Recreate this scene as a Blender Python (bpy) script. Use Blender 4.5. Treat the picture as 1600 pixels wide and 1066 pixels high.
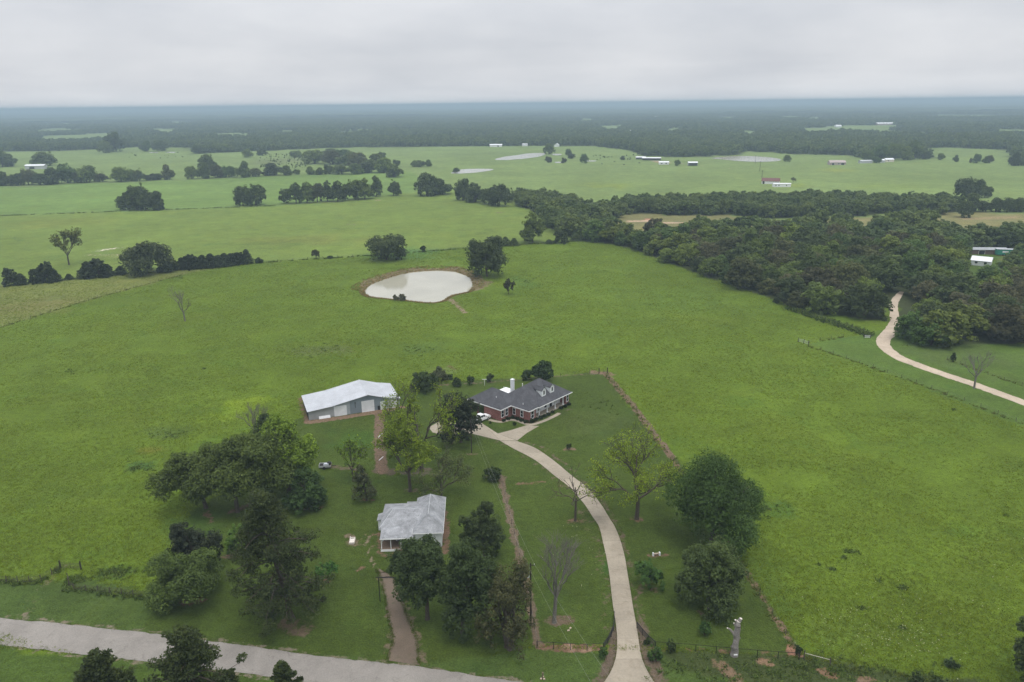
import bpy, math, random
import numpy as np
from mathutils import Matrix, Vector

SC = bpy.context.scene
for _o in list(bpy.data.objects):
    bpy.data.objects.remove(_o)
ROOT = SC.collection
RAD = math.radians
rng = np.random.default_rng(7)
random.seed(7)

# ------------------------------------------------------------------ camera
F_PX, CAM_H, PITCH, ROLL = 1180.0, 80.0, math.atan(371 / 1180.0), RAD(0.66)
cam_d = bpy.data.cameras.new('camera')
cam = bpy.data.objects.new('camera', cam_d)
ROOT.objects.link(cam)
cam_d.sensor_width = 36.0
cam_d.lens = F_PX / 1600.0 * 36.0
cam_d.clip_start = 0.5
cam_d.clip_end = 90000.0
cam.matrix_world = (Matrix.Translation((0, 0, CAM_H)) @ Matrix.Rotation(math.pi / 2 - PITCH, 4, 'X')
                    @ Matrix.Rotation(-ROLL, 4, 'Z'))
SC.camera = cam

# ------------------------------------------------------------------ sky
SUN_EL, SUN_AZ = RAD(72), RAD(160)
world = bpy.data.worlds.new('World')
SC.world = world
world.use_nodes = True
wn, wl = world.node_tree.nodes, world.node_tree.links
wn.clear()
w_out = wn.new('ShaderNodeOutputWorld')
w_bg = wn.new('ShaderNodeBackground')
w_bg.inputs['Strength'].default_value = 0.10
w_sky = wn.new('ShaderNodeTexSky')
w_sky.sky_type = 'NISHITA'
w_sky.sun_disc = False
w_sky.sun_elevation = SUN_EL
w_sky.sun_rotation = SUN_AZ
w_sky.dust_density = 4.0
w_tc = wn.new('ShaderNodeTexCoord')
w_sep = wn.new('ShaderNodeSeparateXYZ')
wl.new(w_tc.outputs['Generated'], w_sep.inputs[0])


def wmath(op, a, b=None, clamp=False):
    n = wn.new('ShaderNodeMath')
    n.operation = op
    n.use_clamp = clamp
    for i, x in enumerate((a, b)):
        if x is None:
            continue
        if isinstance(x, (int, float)):
            n.inputs[i].default_value = x
        else:
            wl.new(x, n.inputs[i])
    return n.outputs[0]


# cloud deck: direction projected on a flat layer overhead
_el = wmath('MAXIMUM', w_sep.outputs['Z'], 0.0)
_dz = wmath('ADD', _el, 0.085)
_cx = wmath('DIVIDE', w_sep.outputs['X'], _dz)
_cy = wmath('DIVIDE', w_sep.outputs['Y'], _dz)
w_cmb = wn.new('ShaderNodeCombineXYZ')
wl.new(_cx, w_cmb.inputs[0])
wl.new(_cy, w_cmb.inputs[1])
w_n1 = wn.new('ShaderNodeTexNoise')
w_n1.inputs['Scale'].default_value = 0.36
w_n1.inputs['Detail'].default_value = 5.0
w_n1.inputs['Roughness'].default_value = 0.48
w_n1.inputs['Distortion'].default_value = 0.4
wl.new(w_cmb.outputs[0], w_n1.inputs['Vector'])
w_n2 = wn.new('ShaderNodeTexNoise')
w_n2.inputs['Scale'].default_value = 5.5
w_n2.inputs['Detail'].default_value = 4.0
w_n2.inputs['Roughness'].default_value = 0.5
w_map = wn.new('ShaderNodeMapping')
w_map.inputs['Scale'].default_value = (1.0, 1.0, 2.6)
wl.new(w_tc.outputs['Generated'], w_map.inputs['Vector'])
wl.new(w_map.outputs[0], w_n2.inputs['Vector'])
_nz = wmath('ADD', wmath('MULTIPLY', w_n1.outputs['Fac'], 0.5), wmath('MULTIPLY', w_n2.outputs['Fac'], 0.5))
w_rmp = wn.new('ShaderNodeValToRGB')
w_rmp.color_ramp.elements[0].position = 0.37
w_rmp.color_ramp.elements[0].color = (6.05, 6.3, 6.75, 1)
w_rmp.color_ramp.elements[1].position = 0.62
w_rmp.color_ramp.elements[1].color = (7.4, 7.55, 7.85, 1)
wl.new(_nz, w_rmp.inputs['Fac'])
# an overcast sky is about three times as bright overhead as at the horizon
_cie = wmath('ADD', wmath('ADD', wmath('MULTIPLY', _el, 1.6), 0.96), wmath('MULTIPLY', wmath('POWER', wmath('SUBTRACT', 1.0, _el), 28.0), 0.20))
w_mul = wn.new('ShaderNodeVectorMath')
w_mul.operation = 'SCALE'
wl.new(w_rmp.outputs['Color'], w_mul.inputs[0])
wl.new(_cie, w_mul.inputs['Scale'])
w_mix = wn.new('ShaderNodeMix')
w_mix.data_type = 'RGBA'
w_mix.inputs['Factor'].default_value = 0.92
wl.new(w_sky.outputs['Color'], w_mix.inputs['A'])
wl.new(w_mul.outputs[0], w_mix.inputs['B'])
wl.new(w_mix.outputs['Result'], w_bg.inputs['Color'])
wl.new(w_bg.outputs[0], w_out.inputs['Surface'])

# ------------------------------------------------------------------ sun (veiled by the overcast)
sun_d = bpy.data.lights.new('sun', 'SUN')
sun_d.energy = 1.5
sun_d.angle = RAD(22)
sun_d.color = (1.0, 0.97, 0.93)
sun = bpy.data.objects.new('sun', sun_d)
ROOT.objects.link(sun)
_sd = Vector((math.sin(SUN_AZ) * math.cos(SUN_EL), math.cos(SUN_AZ) * math.cos(SUN_EL), math.sin(SUN_EL)))
sun.rotation_euler = (-_sd).to_track_quat('-Z', 'Y').to_euler()

# ------------------------------------------------------------------ exposure and render
SC.view_settings.view_transform = 'Standard'
SC.view_settings.look = 'None'
SC.view_settings.exposure = 0.0
SC.view_settings.gamma = 1.0
SC.view_settings.use_curve_mapping = False
SC.render.engine = 'CYCLES'
cy = SC.cycles
cy.max_bounces = 5
cy.diffuse_bounces = 2
cy.glossy_bounces = 2
cy.transmission_bounces = 3
cy.transparent_max_bounces = 6
cy.volume_bounces = 0
cy.caustics_reflective = False
cy.caustics_refractive = False
cy.use_denoising = True
cy.sample_clamp_indirect = 4.0
cy.use_adaptive_sampling = True
cy.adaptive_threshold = 0.02


# ================================================================== helpers
def ray(px, py):
    u, v = (px - 800) / F_PX, -(py - 533) / F_PX
    c, s = math.cos(-ROLL), math.sin(-ROLL)
    x, y, z = c * u - s * v, s * u + c * v, -1.0
    a = math.pi / 2 - PITCH
    ca, sa = math.cos(a), math.sin(a)
    return np.array([x, ca * y - sa * z, sa * y + ca * z])


def at(px, py, z=0.0):
    """the point of the horizontal plane z that the photograph shows at a pixel"""
    d = ray(px, py)
    t = (z - CAM_H) / d[2]
    return np.array([d[0] * t, d[1] * t, z])


def atl(pts, z=0.0):
    return np.array([at(p[0], p[1], z)[:2] for p in pts])


def height_at(bx, by, tx, ty):
    p, d = at(bx, by), ray(tx, ty)
    return CAM_H + d[2] * math.hypot(p[0], p[1]) / math.hypot(d[0], d[1])


def inside(P, poly):
    x, y = P[:, 0], P[:, 1]
    r = np.zeros(len(P), bool)
    n = len(poly)
    for i in range(n):
        x0, y0 = poly[i]
        x1, y1 = poly[(i + 1) % n]
        if y0 == y1:
            continue
        c = (y0 > y) != (y1 > y)
        r ^= c & (x < (x1 - x0) * (y - y0) / (y1 - y0) + x0)
    return r


def dist_line(P, pts, closed=False):
    d = np.full(len(P), 1e9)
    n = len(pts)
    for i in range(n if closed else n - 1):
        a, b = np.asarray(pts[i]), np.asarray(pts[(i + 1) % n])
        ab = b - a
        t = np.clip(((P - a) @ ab) / max(ab @ ab, 1e-9), 0, 1)
        q = a + t[:, None] * ab
        d = np.minimum(d, np.hypot(*(P - q).T))
    return d


def smooth(e0, e1, x):
    t = np.clip((x - e0) / (e1 - e0), 0, 1)
    return t * t * (3 - 2 * t)


def vnoise(P, scale, seed=0):
    """cheap value noise of 2-D points, 0..1"""
    q = P / scale + seed * 17.3
    i = np.floor(q).astype(np.int64)
    f = q - i
    f = f * f * (3 - 2 * f)

    def h(a, b):
        k = (a * 374761393 + b * 668265263 + seed * 974711) & 0x7fffffff
        k = ((k ^ (k >> 13)) * 1274126177) & 0x7fffffff
        return ((k ^ (k >> 16)) & 0xffff) / 65535.0
    a, b = i[:, 0], i[:, 1]
    return ((h(a, b) * (1 - f[:, 0]) + h(a + 1, b) * f[:, 0]) * (1 - f[:, 1])
            + (h(a, b + 1) * (1 - f[:, 0]) + h(a + 1, b + 1) * f[:, 0]) * f[:, 1])


def tag(o, label=None, cat=None, group=None, kind=None):
    if label:
        o['label'] = label
    if cat:
        o['category'] = cat
    if group:
        o['group'] = group
    if kind:
        o['kind'] = kind
    return o


def empty(name, loc=(0, 0, 0), rz=0.0):
    o = bpy.data.objects.new(name, None)
    ROOT.objects.link(o)
    o.empty_display_size = 0.5
    o.location = loc
    o.rotation_euler = (0, 0, rz)
    return o


def np_mesh(name, V, Fq, mats=(), attrs=None, smooth_shade=False):
    """mesh from an (N,3) array and an (M,3|4) face array"""
    V = np.asarray(V, np.float32)
    Fq = np.asarray(Fq, np.int32)
    me = bpy.data.meshes.new(name)
    k = Fq.shape[1]
    me.vertices.add(len(V))
    me.vertices.foreach_set('co', V.ravel())
    me.loops.add(Fq.size)
    me.loops.foreach_set('vertex_index', Fq.ravel())
    me.polygons.add(len(Fq))
    me.polygons.foreach_set('loop_start', np.arange(0, Fq.size, k, dtype=np.int32))
    for m in mats:
        me.materials.append(m)
    for an, (typ, data) in (attrs or {}).items():
        a = me.attributes.new(an, typ, 'POINT')
        key = 'color' if 'COLOR' in typ else ('vector' if typ == 'FLOAT_VECTOR' else 'value')
        a.data.foreach_set(key, np.asarray(data).ravel())
    me.update(calc_edges=True)
    me.polygons.foreach_set('use_smooth', [smooth_shade] * len(Fq))
    return me


def link(name, me, parent=None, loc=(0, 0, 0), rot=(0, 0, 0), scale=(1, 1, 1)):
    o = bpy.data.objects.new(name, me)
    ROOT.objects.link(o)
    o.location, o.rotation_euler, o.scale = loc, rot, scale
    if parent is not None:
        o.parent = parent
    return o


class MB:
    """collects boxes, polygons and tubes and builds one mesh"""

    def __init__(s):
        s.v, s.f = [], []

    def poly(s, pts):
        b = len(s.v)
        s.v += [tuple(map(float, p)) for p in pts]
        s.f.append(tuple(range(b, b + len(pts))))
        return s

    def box(s, x0, x1, y0, y1, z0, z1):
        b = len(s.v)
        s.v += [(x0, y0, z0), (x1, y0, z0), (x1, y1, z0), (x0, y1, z0),
                (x0, y0, z1), (x1, y0, z1), (x1, y1, z1), (x0, y1, z1)]
        for q in ((0, 3, 2, 1), (4, 5, 6, 7), (0, 1, 5, 4), (1, 2, 6, 5), (2, 3, 7, 6), (3, 0, 4, 7)):
            s.f.append(tuple(b + i for i in q))
        return s

    def extrude(s, prof, axis, a, b):
        """closed profile (list of 2-D points) pushed along axis from a to b"""
        n, k = len(prof), len(s.v)
        for t in (a, b):
            for p, q in prof:
                s.v.append({'x': (t, p, q), 'y': (p, t, q), 'z': (p, q, t)}[axis])
        s.f.append(tuple(range(k, k + n)))
        s.f.append(tuple(range(k + 2 * n - 1, k + n - 1, -1)))
        for i in range(n):
            j = (i + 1) % n
            s.f.append((k + i, k + n + i, k + n + j, k + j))
        return s

    def tube(s, p0, p1, r0, r1=None, n=6):
        r1 = r0 if r1 is None else r1
        p0, p1 = Vector(p0), Vector(p1)
        d = (p1 - p0).normalized()
        t = d.orthogonal().normalized()
        u = d.cross(t)
        k = len(s.v)
        for p, r in ((p0, r0), (p1, r1)):
            for i in range(n):
                a = 2 * math.pi * i / n
                s.v.append(tuple(p + t * (r * math.cos(a)) + u * (r * math.sin(a))))
        for i in range(n):
            j = (i + 1) % n
            s.f.append((k + i, k + j, k + n + j, k + n + i))
        s.f.append(tuple(range(k + n - 1, k - 1, -1)))
        s.f.append(tuple(range(k + n, k + 2 * n)))
        return s

    def mesh(s, name, mat=None):
        me = bpy.data.meshes.new(name)
        me.from_pydata(s.v, [], s.f)
        if mat:
            me.materials.append(mat)
        me.update()
        return me

    def build(s, name, mat, parent=None, loc=(0, 0, 0), rot=(0, 0, 0)):
        return link(name, s.mesh(name, mat), parent, loc, rot)


# ================================================================== materials
class NT:
    def __init__(s, name):
        s.m = bpy.data.materials.new(name)
        s.m.use_nodes = True
        s.n, s.l = s.m.node_tree.nodes, s.m.node_tree.links
        s.n.clear()
        s.out = s.n.new('ShaderNodeOutputMaterial')

    def node(s, t, **kw):
        n = s.n.new(t)
        for k, v in kw.items():
            setattr(n, k, v)
        return n

    def put(s, sock, v):
        if v is None:
            return
        if hasattr(v, 'is_linked'):
            s.l.new(v, sock)
        else:
            if isinstance(v, tuple) and len(v) == 3 and sock.type == 'RGBA':
                v = v + (1,)
            sock.default_value = v

    def noise(s, scale, detail=3, vec=None, rough=0.55, dist=0.0):
        n = s.node('ShaderNodeTexNoise')
        n.inputs['Scale'].default_value = scale
        n.inputs['Detail'].default_value = detail
        n.inputs['Roughness'].default_value = rough
        n.inputs['Distortion'].default_value = dist
        if vec is not None:
            s.l.new(vec, n.inputs['Vector'])
        return n.outputs['Fac']

    def math(s, op, a, b=None, clamp=False):
        n = s.node('ShaderNodeMath', operation=op, use_clamp=clamp)
        s.put(n.inputs[0], a)
        s.put(n.inputs[1], b)
        return n.outputs[0]

    def mrange(s, v, a, b, c=0.0, d=1.0):
        n = s.node('ShaderNodeMapRange')
        s.put(n.inputs['Value'], v)
        for k, x in zip(('From Min', 'From Max', 'To Min', 'To Max'), (a, b, c, d)):
            n.inputs[k].default_value = x
        return n.outputs[0]

    def mix(s, fac, a, b, blend='MIX'):
        n = s.node('ShaderNodeMix', data_type='RGBA', blend_type=blend)
        s.put(n.inputs['Factor'], fac)
        s.put(n.inputs['A'], a)
        s.put(n.inputs['B'], b)
        return n.outputs['Result']

    def scale(s, col, f):
        n = s.node('ShaderNodeVectorMath', operation='SCALE')
        s.put(n.inputs[0], col)
        s.put(n.inputs['Scale'], f)
        return n.outputs[0]

    def obj(s):
        return s.node('ShaderNodeTexCoord').outputs['Object']

    def pos(s):
        return s.node('ShaderNodeNewGeometry').outputs['Position']

    def bump(s, h, strength=0.5, dist=0.1):
        n = s.node('ShaderNodeBump')
        n.inputs['Strength'].default_value = strength
        n.inputs['Distance'].default_value = dist
        s.l.new(h, n.inputs['Height'])
        return n.outputs[0]

    def pbr(s, col, rough=0.8, metal=0.0, spec=0.3, normal=None):
        b = s.node('ShaderNodeBsdfPrincipled')
        s.put(b.inputs['Base Color'], col)
        s.put(b.inputs['Roughness'], rough)
        b.inputs['Metallic'].default_value = metal
        b.inputs['Specular IOR Level'].default_value = spec
        if normal is not None:
            s.l.new(normal, b.inputs['Normal'])
        return b

    def done(s, shader):
        s.l.new(shader.outputs[0], s.out.inputs['Surface'])
        return s.m


def mat_plain(name, col, rough=0.7, metal=0.0, spec=0.3, var=0.15, scale=1.5, dirt=0.0):
    t = NT(name)
    p = t.pos()
    f = t.math('ADD', t.mrange(t.noise(scale, 4, p), 0.3, 0.7, -var, var), 1.0)
    c = t.scale(col, f)
    if dirt:
        d = t.mrange(t.noise(scale * 0.6, 5, p, 0.65), 0.45, 0.75, 0, dirt)
        c = t.mix(d, c, (0.12, 0.10, 0.08))
    return t.done(t.pbr(c, rough, metal, spec))


def mat_ground():
    t = NT('grass ground')
    p = t.pos()
    col = t.node('ShaderNodeAttribute', attribute_name='gcol').outputs['Color']
    dirt = t.node('ShaderNodeAttribute', attribute_name='dirt').outputs['Fac']
    dcol = t.node('ShaderNodeAttribute', attribute_name='dcol').outputs['Color']
    n_big, n_mid, n_sml = t.noise(0.018, 4, p), t.noise(0.11, 4, p, 0.6, 0.6), t.noise(0.8, 4, p, 0.65)
    n_fin = t.noise(3.2, 3, p, 0.7)
    f = t.mrange(n_big, 0.3, 0.7, 0.88, 1.12)
    f = t.math('MULTIPLY', f, t.mrange(t.noise(0.0045, 4, p, 0.6, 0.5), 0.3, 0.7, 0.88, 1.12))
    f = t.math('MULTIPLY', f, t.mrange(n_mid, 0.28, 0.72, 0.82, 1.18))
    f = t.math('MULTIPLY', f, t.mrange(n_sml, 0.28, 0.72, 0.78, 1.22))
    f = t.math('MULTIPLY', f, t.mrange(n_fin, 0.28, 0.72, 0.72, 1.28))
    g = t.scale(col, f)
    # drier, yellower patches and lusher, bluer ones
    n_h = t.noise(0.045, 5, p, 0.6, 0.8)
    g = t.mix(t.mrange(n_h, 0.50, 0.72, 0, 0.36), g, t.mix(1.0, g, (1.20, 1.0, 0.95), 'MULTIPLY'))
    n_h2 = t.noise(0.075, 4, p, 0.6, 0.5)
    g = t.mix(t.mrange(n_h2, 0.56, 0.74, 0, 0.6), g, t.mix(1.0, g, (0.72, 0.90, 1.15), 'MULTIPLY'))
    # bare spots, thin ones along the strips
    n_d = t.noise(0.55, 5, p, 0.7)
    fd = t.mrange(t.math('ADD', dirt, t.mrange(n_d, 0.25, 0.75, -0.42, 0.42)), 0.42, 0.62)
    d = t.scale(dcol, t.mrange(t.noise(1.6, 5, p, 0.7), 0.25, 0.75, 0.62, 1.38))
    c = t.mix(fd, g, d)
    h = t.math('ADD', t.math('MULTIPLY', n_sml, 0.6), n_fin)
    return t.done(t.pbr(c, 0.95, 0, 0.08, t.bump(h, 0.75, 0.22)))


def mat_leaf(name='foliage', random_tint=None):
    """leaf sheets: colour of the single tree times a small change from leaf to leaf"""
    t = NT(name)
    oi = t.node('ShaderNodeObjectInfo')
    tint = t.node('ShaderNodeAttribute', attribute_name='tint').outputs['Fac']
    if random_tint:
        base = t.mix(oi.outputs['Random'], random_tint[0], random_tint[1])
    else:
        base = oi.outputs['Color']
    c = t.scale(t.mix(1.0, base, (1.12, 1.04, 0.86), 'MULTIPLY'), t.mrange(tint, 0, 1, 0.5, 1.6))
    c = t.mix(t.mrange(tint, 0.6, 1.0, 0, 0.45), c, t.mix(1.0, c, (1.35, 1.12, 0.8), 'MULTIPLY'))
    b = t.pbr(c, 0.6, 0, 0.16)
    tr = t.node('ShaderNodeBsdfTranslucent')
    t.put(tr.inputs['Color'], t.mix(1.0, c, (1.25, 1.25, 0.6), 'MULTIPLY'))
    mx = t.node('ShaderNodeMixShader')
    mx.inputs[0].default_value = 0.34
    t.l.new(b.outputs[0], mx.inputs[1])
    t.l.new(tr.outputs[0], mx.inputs[2])
    return t.done(mx)


def mat_bark(name, col):
    t = NT(name)
    p = t.pos()
    n = t.noise(6.0, 4, p, 0.7)
    c = t.scale(col, t.mrange(n, 0.25, 0.75, 0.55, 1.45))
    return t.done(t.pbr(c, 0.95, 0, 0.1, t.bump(n, 0.8, 0.05)))


def mat_concrete(name, col, joints=False):
    t = NT(name)
    p = t.pos()
    f = t.math('MULTIPLY', t.mrange(t.noise(0.16, 4, p), 0.3, 0.7, 0.86, 1.12),
               t.mrange(t.noise(2.6, 5, p, 0.7), 0.25, 0.75, 0.86, 1.14))
    oi = t.node('ShaderNodeObjectInfo')
    f = t.math('MULTIPLY', f, t.mrange(oi.outputs['Random'], 0, 1, 0.92, 1.08))
    c = t.scale(col, f)
    st = t.mrange(t.noise(0.5, 5, p, 0.65, 1.0), 0.52, 0.72, 0, 0.6)
    c = t.mix(st, c, t.mix(1.0, c, (0.62, 0.58, 0.52), 'MULTIPLY'))
    return t.done(t.pbr(c, 0.9, 0, 0.2, t.bump(t.noise(14, 3, p), 0.25, 0.02)))


def mat_brick():
    t = NT('red brick')
    o = t.obj()
    sp = t.node('ShaderNodeSeparateXYZ')
    t.l.new(o, sp.inputs[0])
    cb = t.node('ShaderNodeCombineXYZ')
    t.l.new(t.math('ADD', sp.outputs[0], sp.outputs[1]), cb.inputs[0])
    t.l.new(sp.outputs[2], cb.inputs[1])
    b = t.node('ShaderNodeTexBrick')
    t.l.new(cb.outputs[0], b.inputs['Vector'])
    b.inputs['Color1'].default_value = (0.26, 0.085, 0.07, 1)
    b.inputs['Color2'].default_value = (0.17, 0.055, 0.05, 1)
    b.inputs['Mortar'].default_value = (0.30, 0.24, 0.21, 1)
    b.inputs['Scale'].default_value = 1.0
    b.inputs['Brick Width'].default_value = 0.22
    b.inputs['Row Height'].default_value = 0.075
    b.inputs['Mortar Size'].default_value = 0.006
    c = t.scale(b.outputs['Color'], t.mrange(t.noise(0.9, 4, o), 0.3, 0.7, 0.82, 1.2))
    return t.done(t.pbr(c, 0.9, 0, 0.15))


def mat_shingle(name, col, streak=0.25):
    t = NT(name)
    o = t.obj()
    n1 = t.noise(5.0, 4, o, 0.7)
    n2 = t.noise(0.55, 5, o, 0.65, 0.7)
    w = t.node('ShaderNodeTexWave', wave_type='BANDS', bands_direction='Z', wave_profile='SAW')
    t.l.new(o, w.inputs['Vector'])
    w.inputs['Scale'].default_value = 1.9
    w.inputs['Distortion'].default_value = 0.4
    f = t.math('MULTIPLY', t.mrange(n1, 0.25, 0.75, 0.72, 1.28), t.mrange(n2, 0.3, 0.7, 1 - streak, 1 + streak))
    c = t.scale(col, f)
    return t.done(t.pbr(c, 0.92, 0, 0.15, t.bump(w.outputs['Fac'], 0.25, 0.02)))


def mat_ribbed(name, col, rough=0.45, axis='X', rust=0.0):
    t = NT(name)
    o = t.obj()
    w = t.node('ShaderNodeTexWave', wave_type='BANDS', bands_direction=axis, wave_profile='SIN')
    t.l.new(o, w.inputs['Vector'])
    w.inputs['Scale'].default_value = 1.05
    f = t.mrange(t.noise(0.35, 5, o, 0.6, 0.5), 0.3, 0.7, 0.86, 1.12)
    c = t.scale(col, f)
    c = t.scale(c, t.mrange(w.outputs['Fac'], 0.0, 0.25, 0.9, 1.0))
    if rust:
        c = t.mix(t.mrange(t.noise(0.8, 6, o, 0.7), 0.5, 0.7, 0, rust), c, (0.20, 0.09, 0.05))
    return t.done(t.pbr(c, rough, 0.15, 0.4, t.bump(w.outputs['Fac'], 0.5, 0.04)))


def mat_siding(name, col, dirt=0.2):
    t = NT(name)
    o = t.obj()
    w = t.node('ShaderNodeTexWave', wave_type='BANDS', bands_direction='Z', wave_profile='SAW')
    t.l.new(o, w.inputs['Vector'])
    w.inputs['Scale'].default_value = 1.6
    c = t.scale(col, t.mrange(t.noise(1.1, 5, o, 0.65), 0.3, 0.7, 0.88, 1.08))
    c = t.mix(t.mrange(t.noise(0.7, 5, o, 0.7), 0.52, 0.78, 0, dirt), c, (0.22, 0.19, 0.15))
    return t.done(t.pbr(c, 0.65, 0, 0.3, t.bump(w.outputs['Fac'], 0.4, 0.02)))


def mat_water(name='pond water', far=False):
    t = NT(name)
    p = t.pos()
    c = t.scale((0.37, 0.35, 0.275), t.mrange(t.noise(0.05, 4, p), 0.3, 0.7, 0.9, 1.1))
    n = t.bump(t.noise(0.9, 3, p), 0.05, 0.05)
    return t.done(t.pbr(c, 0.16 if far else 0.07, 0, 0.5, None if far else n))


def mat_road(name, col, dark):
    t = NT(name)
    p = t.pos()
    f = t.math('MULTIPLY', t.mrange(t.noise(0.22, 5, p, 0.6, 0.6), 0.3, 0.7, 0.86, 1.14),
               t.mrange(t.noise(4.5, 4, p, 0.75), 0.25, 0.75, 0.80, 1.2))
    c = t.scale(col, f)
    st = t.mrange(t.noise(0.6, 6, p, 0.7, 1.2), 0.57, 0.72, 0, 0.6)
    c = t.mix(st, c, dark)
    return t.done(t.pbr(c, 0.95, 0, 0.12, t.bump(t.noise(9, 4, p, 0.8), 0.5, 0.04)))


def mat_glass():
    t = NT('window glass')
    return t.done(t.pbr((0.02, 0.024, 0.028), 0.08, 0, 0.6))


M = dict(
    ground=mat_ground(), leaf=mat_leaf(), bark=mat_bark('bark', (0.085, 0.07, 0.055)),
    bark_pale=mat_bark('grey bare wood', (0.22, 0.20, 0.185)), bark_grey=mat_bark('weathered twigs', (0.150, 0.140, 0.120)),
    concrete=mat_concrete('driveway concrete', (0.315, 0.272, 0.210)), walk=mat_concrete('walk concrete', (0.32, 0.275, 0.212)),
    brick=mat_brick(), shingle=mat_shingle('charcoal shingles', (0.075, 0.075, 0.082)),
    old_roof=mat_shingle('old grey shingles', (0.27, 0.275, 0.284), 0.34),
    white=mat_plain('white paint', (0.78, 0.78, 0.77), 0.5, var=0.05), siding=mat_siding('white board siding', (0.66, 0.68, 0.68)),
    siding_clean=mat_siding('clean white siding', (0.72, 0.74, 0.74), 0.08),
    metal_roof=mat_ribbed('galvanised roof', (0.46, 0.475, 0.50), 0.45, 'Y', 0.10),
    blue_wall=mat_ribbed('blue grey metal wall', (0.205, 0.245, 0.275), 0.5), grey_wall=mat_ribbed('grey metal wall', (0.33, 0.345, 0.35), 0.5),
    pale_wall=mat_ribbed('pale metal wall', (0.36, 0.40, 0.42), 0.5), rust_roof=mat_ribbed('rusty red roof', (0.14, 0.055, 0.048), 0.6, rust=0.4),
    far_white=mat_plain('far white metal', (0.74, 0.75, 0.76), 0.5, var=0.1), far_grey=mat_plain('far grey metal', (0.42, 0.43, 0.44), 0.6, var=0.15),
    green_tarp=mat_plain('green awning', (0.03, 0.22, 0.16), 0.6, var=0.15), dark=mat_plain('black doors and shade', (0.012, 0.012, 0.013), 0.8),  # the near-black paints interior shade in openings, and colours dark doors
    door=mat_ribbed('white overhead door', (0.72, 0.74, 0.76), 0.45, 'Z'), glass=mat_glass(), black=mat_plain('black iron', (0.016, 0.015, 0.015), 0.6),
    wood=mat_bark('weathered wood', (0.17, 0.125, 0.09)), pole=mat_bark('creosoted pole', (0.045, 0.036, 0.03)),
    post=mat_bark('fence post wood', (0.085, 0.07, 0.06)), wire=mat_plain('fence wire', (0.16, 0.15, 0.14), 0.5, 0.6),
    cable=mat_plain('power cable', (0.30, 0.30, 0.28), 0.5, 0.5), grey_metal=mat_plain('transformer metal', (0.50, 0.53, 0.56), 0.4, 0.2),
    water=mat_water(), far_water=mat_water('far pond water', True), asphalt=mat_road('worn chip seal', (0.245, 0.224, 0.200), (0.14, 0.125, 0.11)),
    gravel=mat_road('pale gravel', (0.44, 0.36, 0.275), (0.27, 0.2, 0.15)), gravel_dark=mat_road('brown gravel', (0.140, 0.108, 0.080), (0.080, 0.082, 0.040)),
    car_paint=mat_plain('white car paint', (0.80, 0.80, 0.80), 0.25, 0, 0.5, 0.02), rubber=mat_plain('rubber', (0.02, 0.02, 0.02), 0.85),
    chrome=mat_plain('wheel alloy', (0.45, 0.45, 0.46), 0.35, 0.7), red_lens=mat_plain('red lens', (0.30, 0.02, 0.02), 0.3),
    cow=mat_plain('black hide', (0.014, 0.012, 0.011), 0.7), tan=mat_plain('tan stone', (0.45, 0.36, 0.28), 0.9, var=0.2, scale=4),
    slab_white=mat_plain('white concrete slab', (0.66, 0.60, 0.53), 0.85, var=0.12, scale=4, dirt=0.3),
    grass_blade=mat_leaf('grass blades'), brown_wall=mat_plain('brown wood wall', (0.13, 0.09, 0.07), 0.85),
    pink_wall=mat_plain('pinkish grey wall', (0.40, 0.33, 0.31), 0.8, var=0.25),
)
M['far_leaf'] = mat_leaf('far foliage', ((0.068, 0.112, 0.040), (0.118, 0.165, 0.054)))

# ================================================================== the lie of the land
POND = [(568.5, 456), (577, 446), (603, 436), (633, 427), (666, 423), (704, 423), (727, 429.5), (739.5, 439.5), (736, 456),
        (714, 460), (701, 463.6), (691, 472.5), (666, 474), (638, 470), (618, 468.7), (592.5, 466), (575, 463.6)]
WATER_Z = -0.9
pond = atl(POND, WATER_Z)


def smooth_loop(P, it=2):
    for _ in range(it):
        Q = np.roll(P, -1, 0)
        P = np.stack([P * 0.75 + Q * 0.25, P * 0.25 + Q * 0.75], 1).reshape(-1, 2)
    return P


pond_s = smooth_loop(pond, 2)


def ground_z(P):
    P = np.atleast_2d(np.asarray(P, float))[:, :2]
    z = np.zeros(len(P))
    near = (abs(P[:, 0] + 40) < 70) & (abs(P[:, 1] - 345) < 90)
    if near.any():
        Q = P[near]
        d = dist_line(Q, pond_s, True)
        ins = inside(Q, pond_s)
        w = 5.5 + 3.0 * vnoise(Q, 9.0, 3)
        out = WATER_Z + (0.35 - WATER_Z) * smooth(0, 1, d / w)
        out = np.where(d > w, 0.35 * (1 - smooth(0, 1, (d - w) / 14.0)), out)
        z[near] = np.where(ins, WATER_Z - 0.12 * np.minimum(d, 8) - 0.02, out)
    return z


def gz(x, y):
    return float(ground_z(np.array([[x, y]]))[0])


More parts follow.
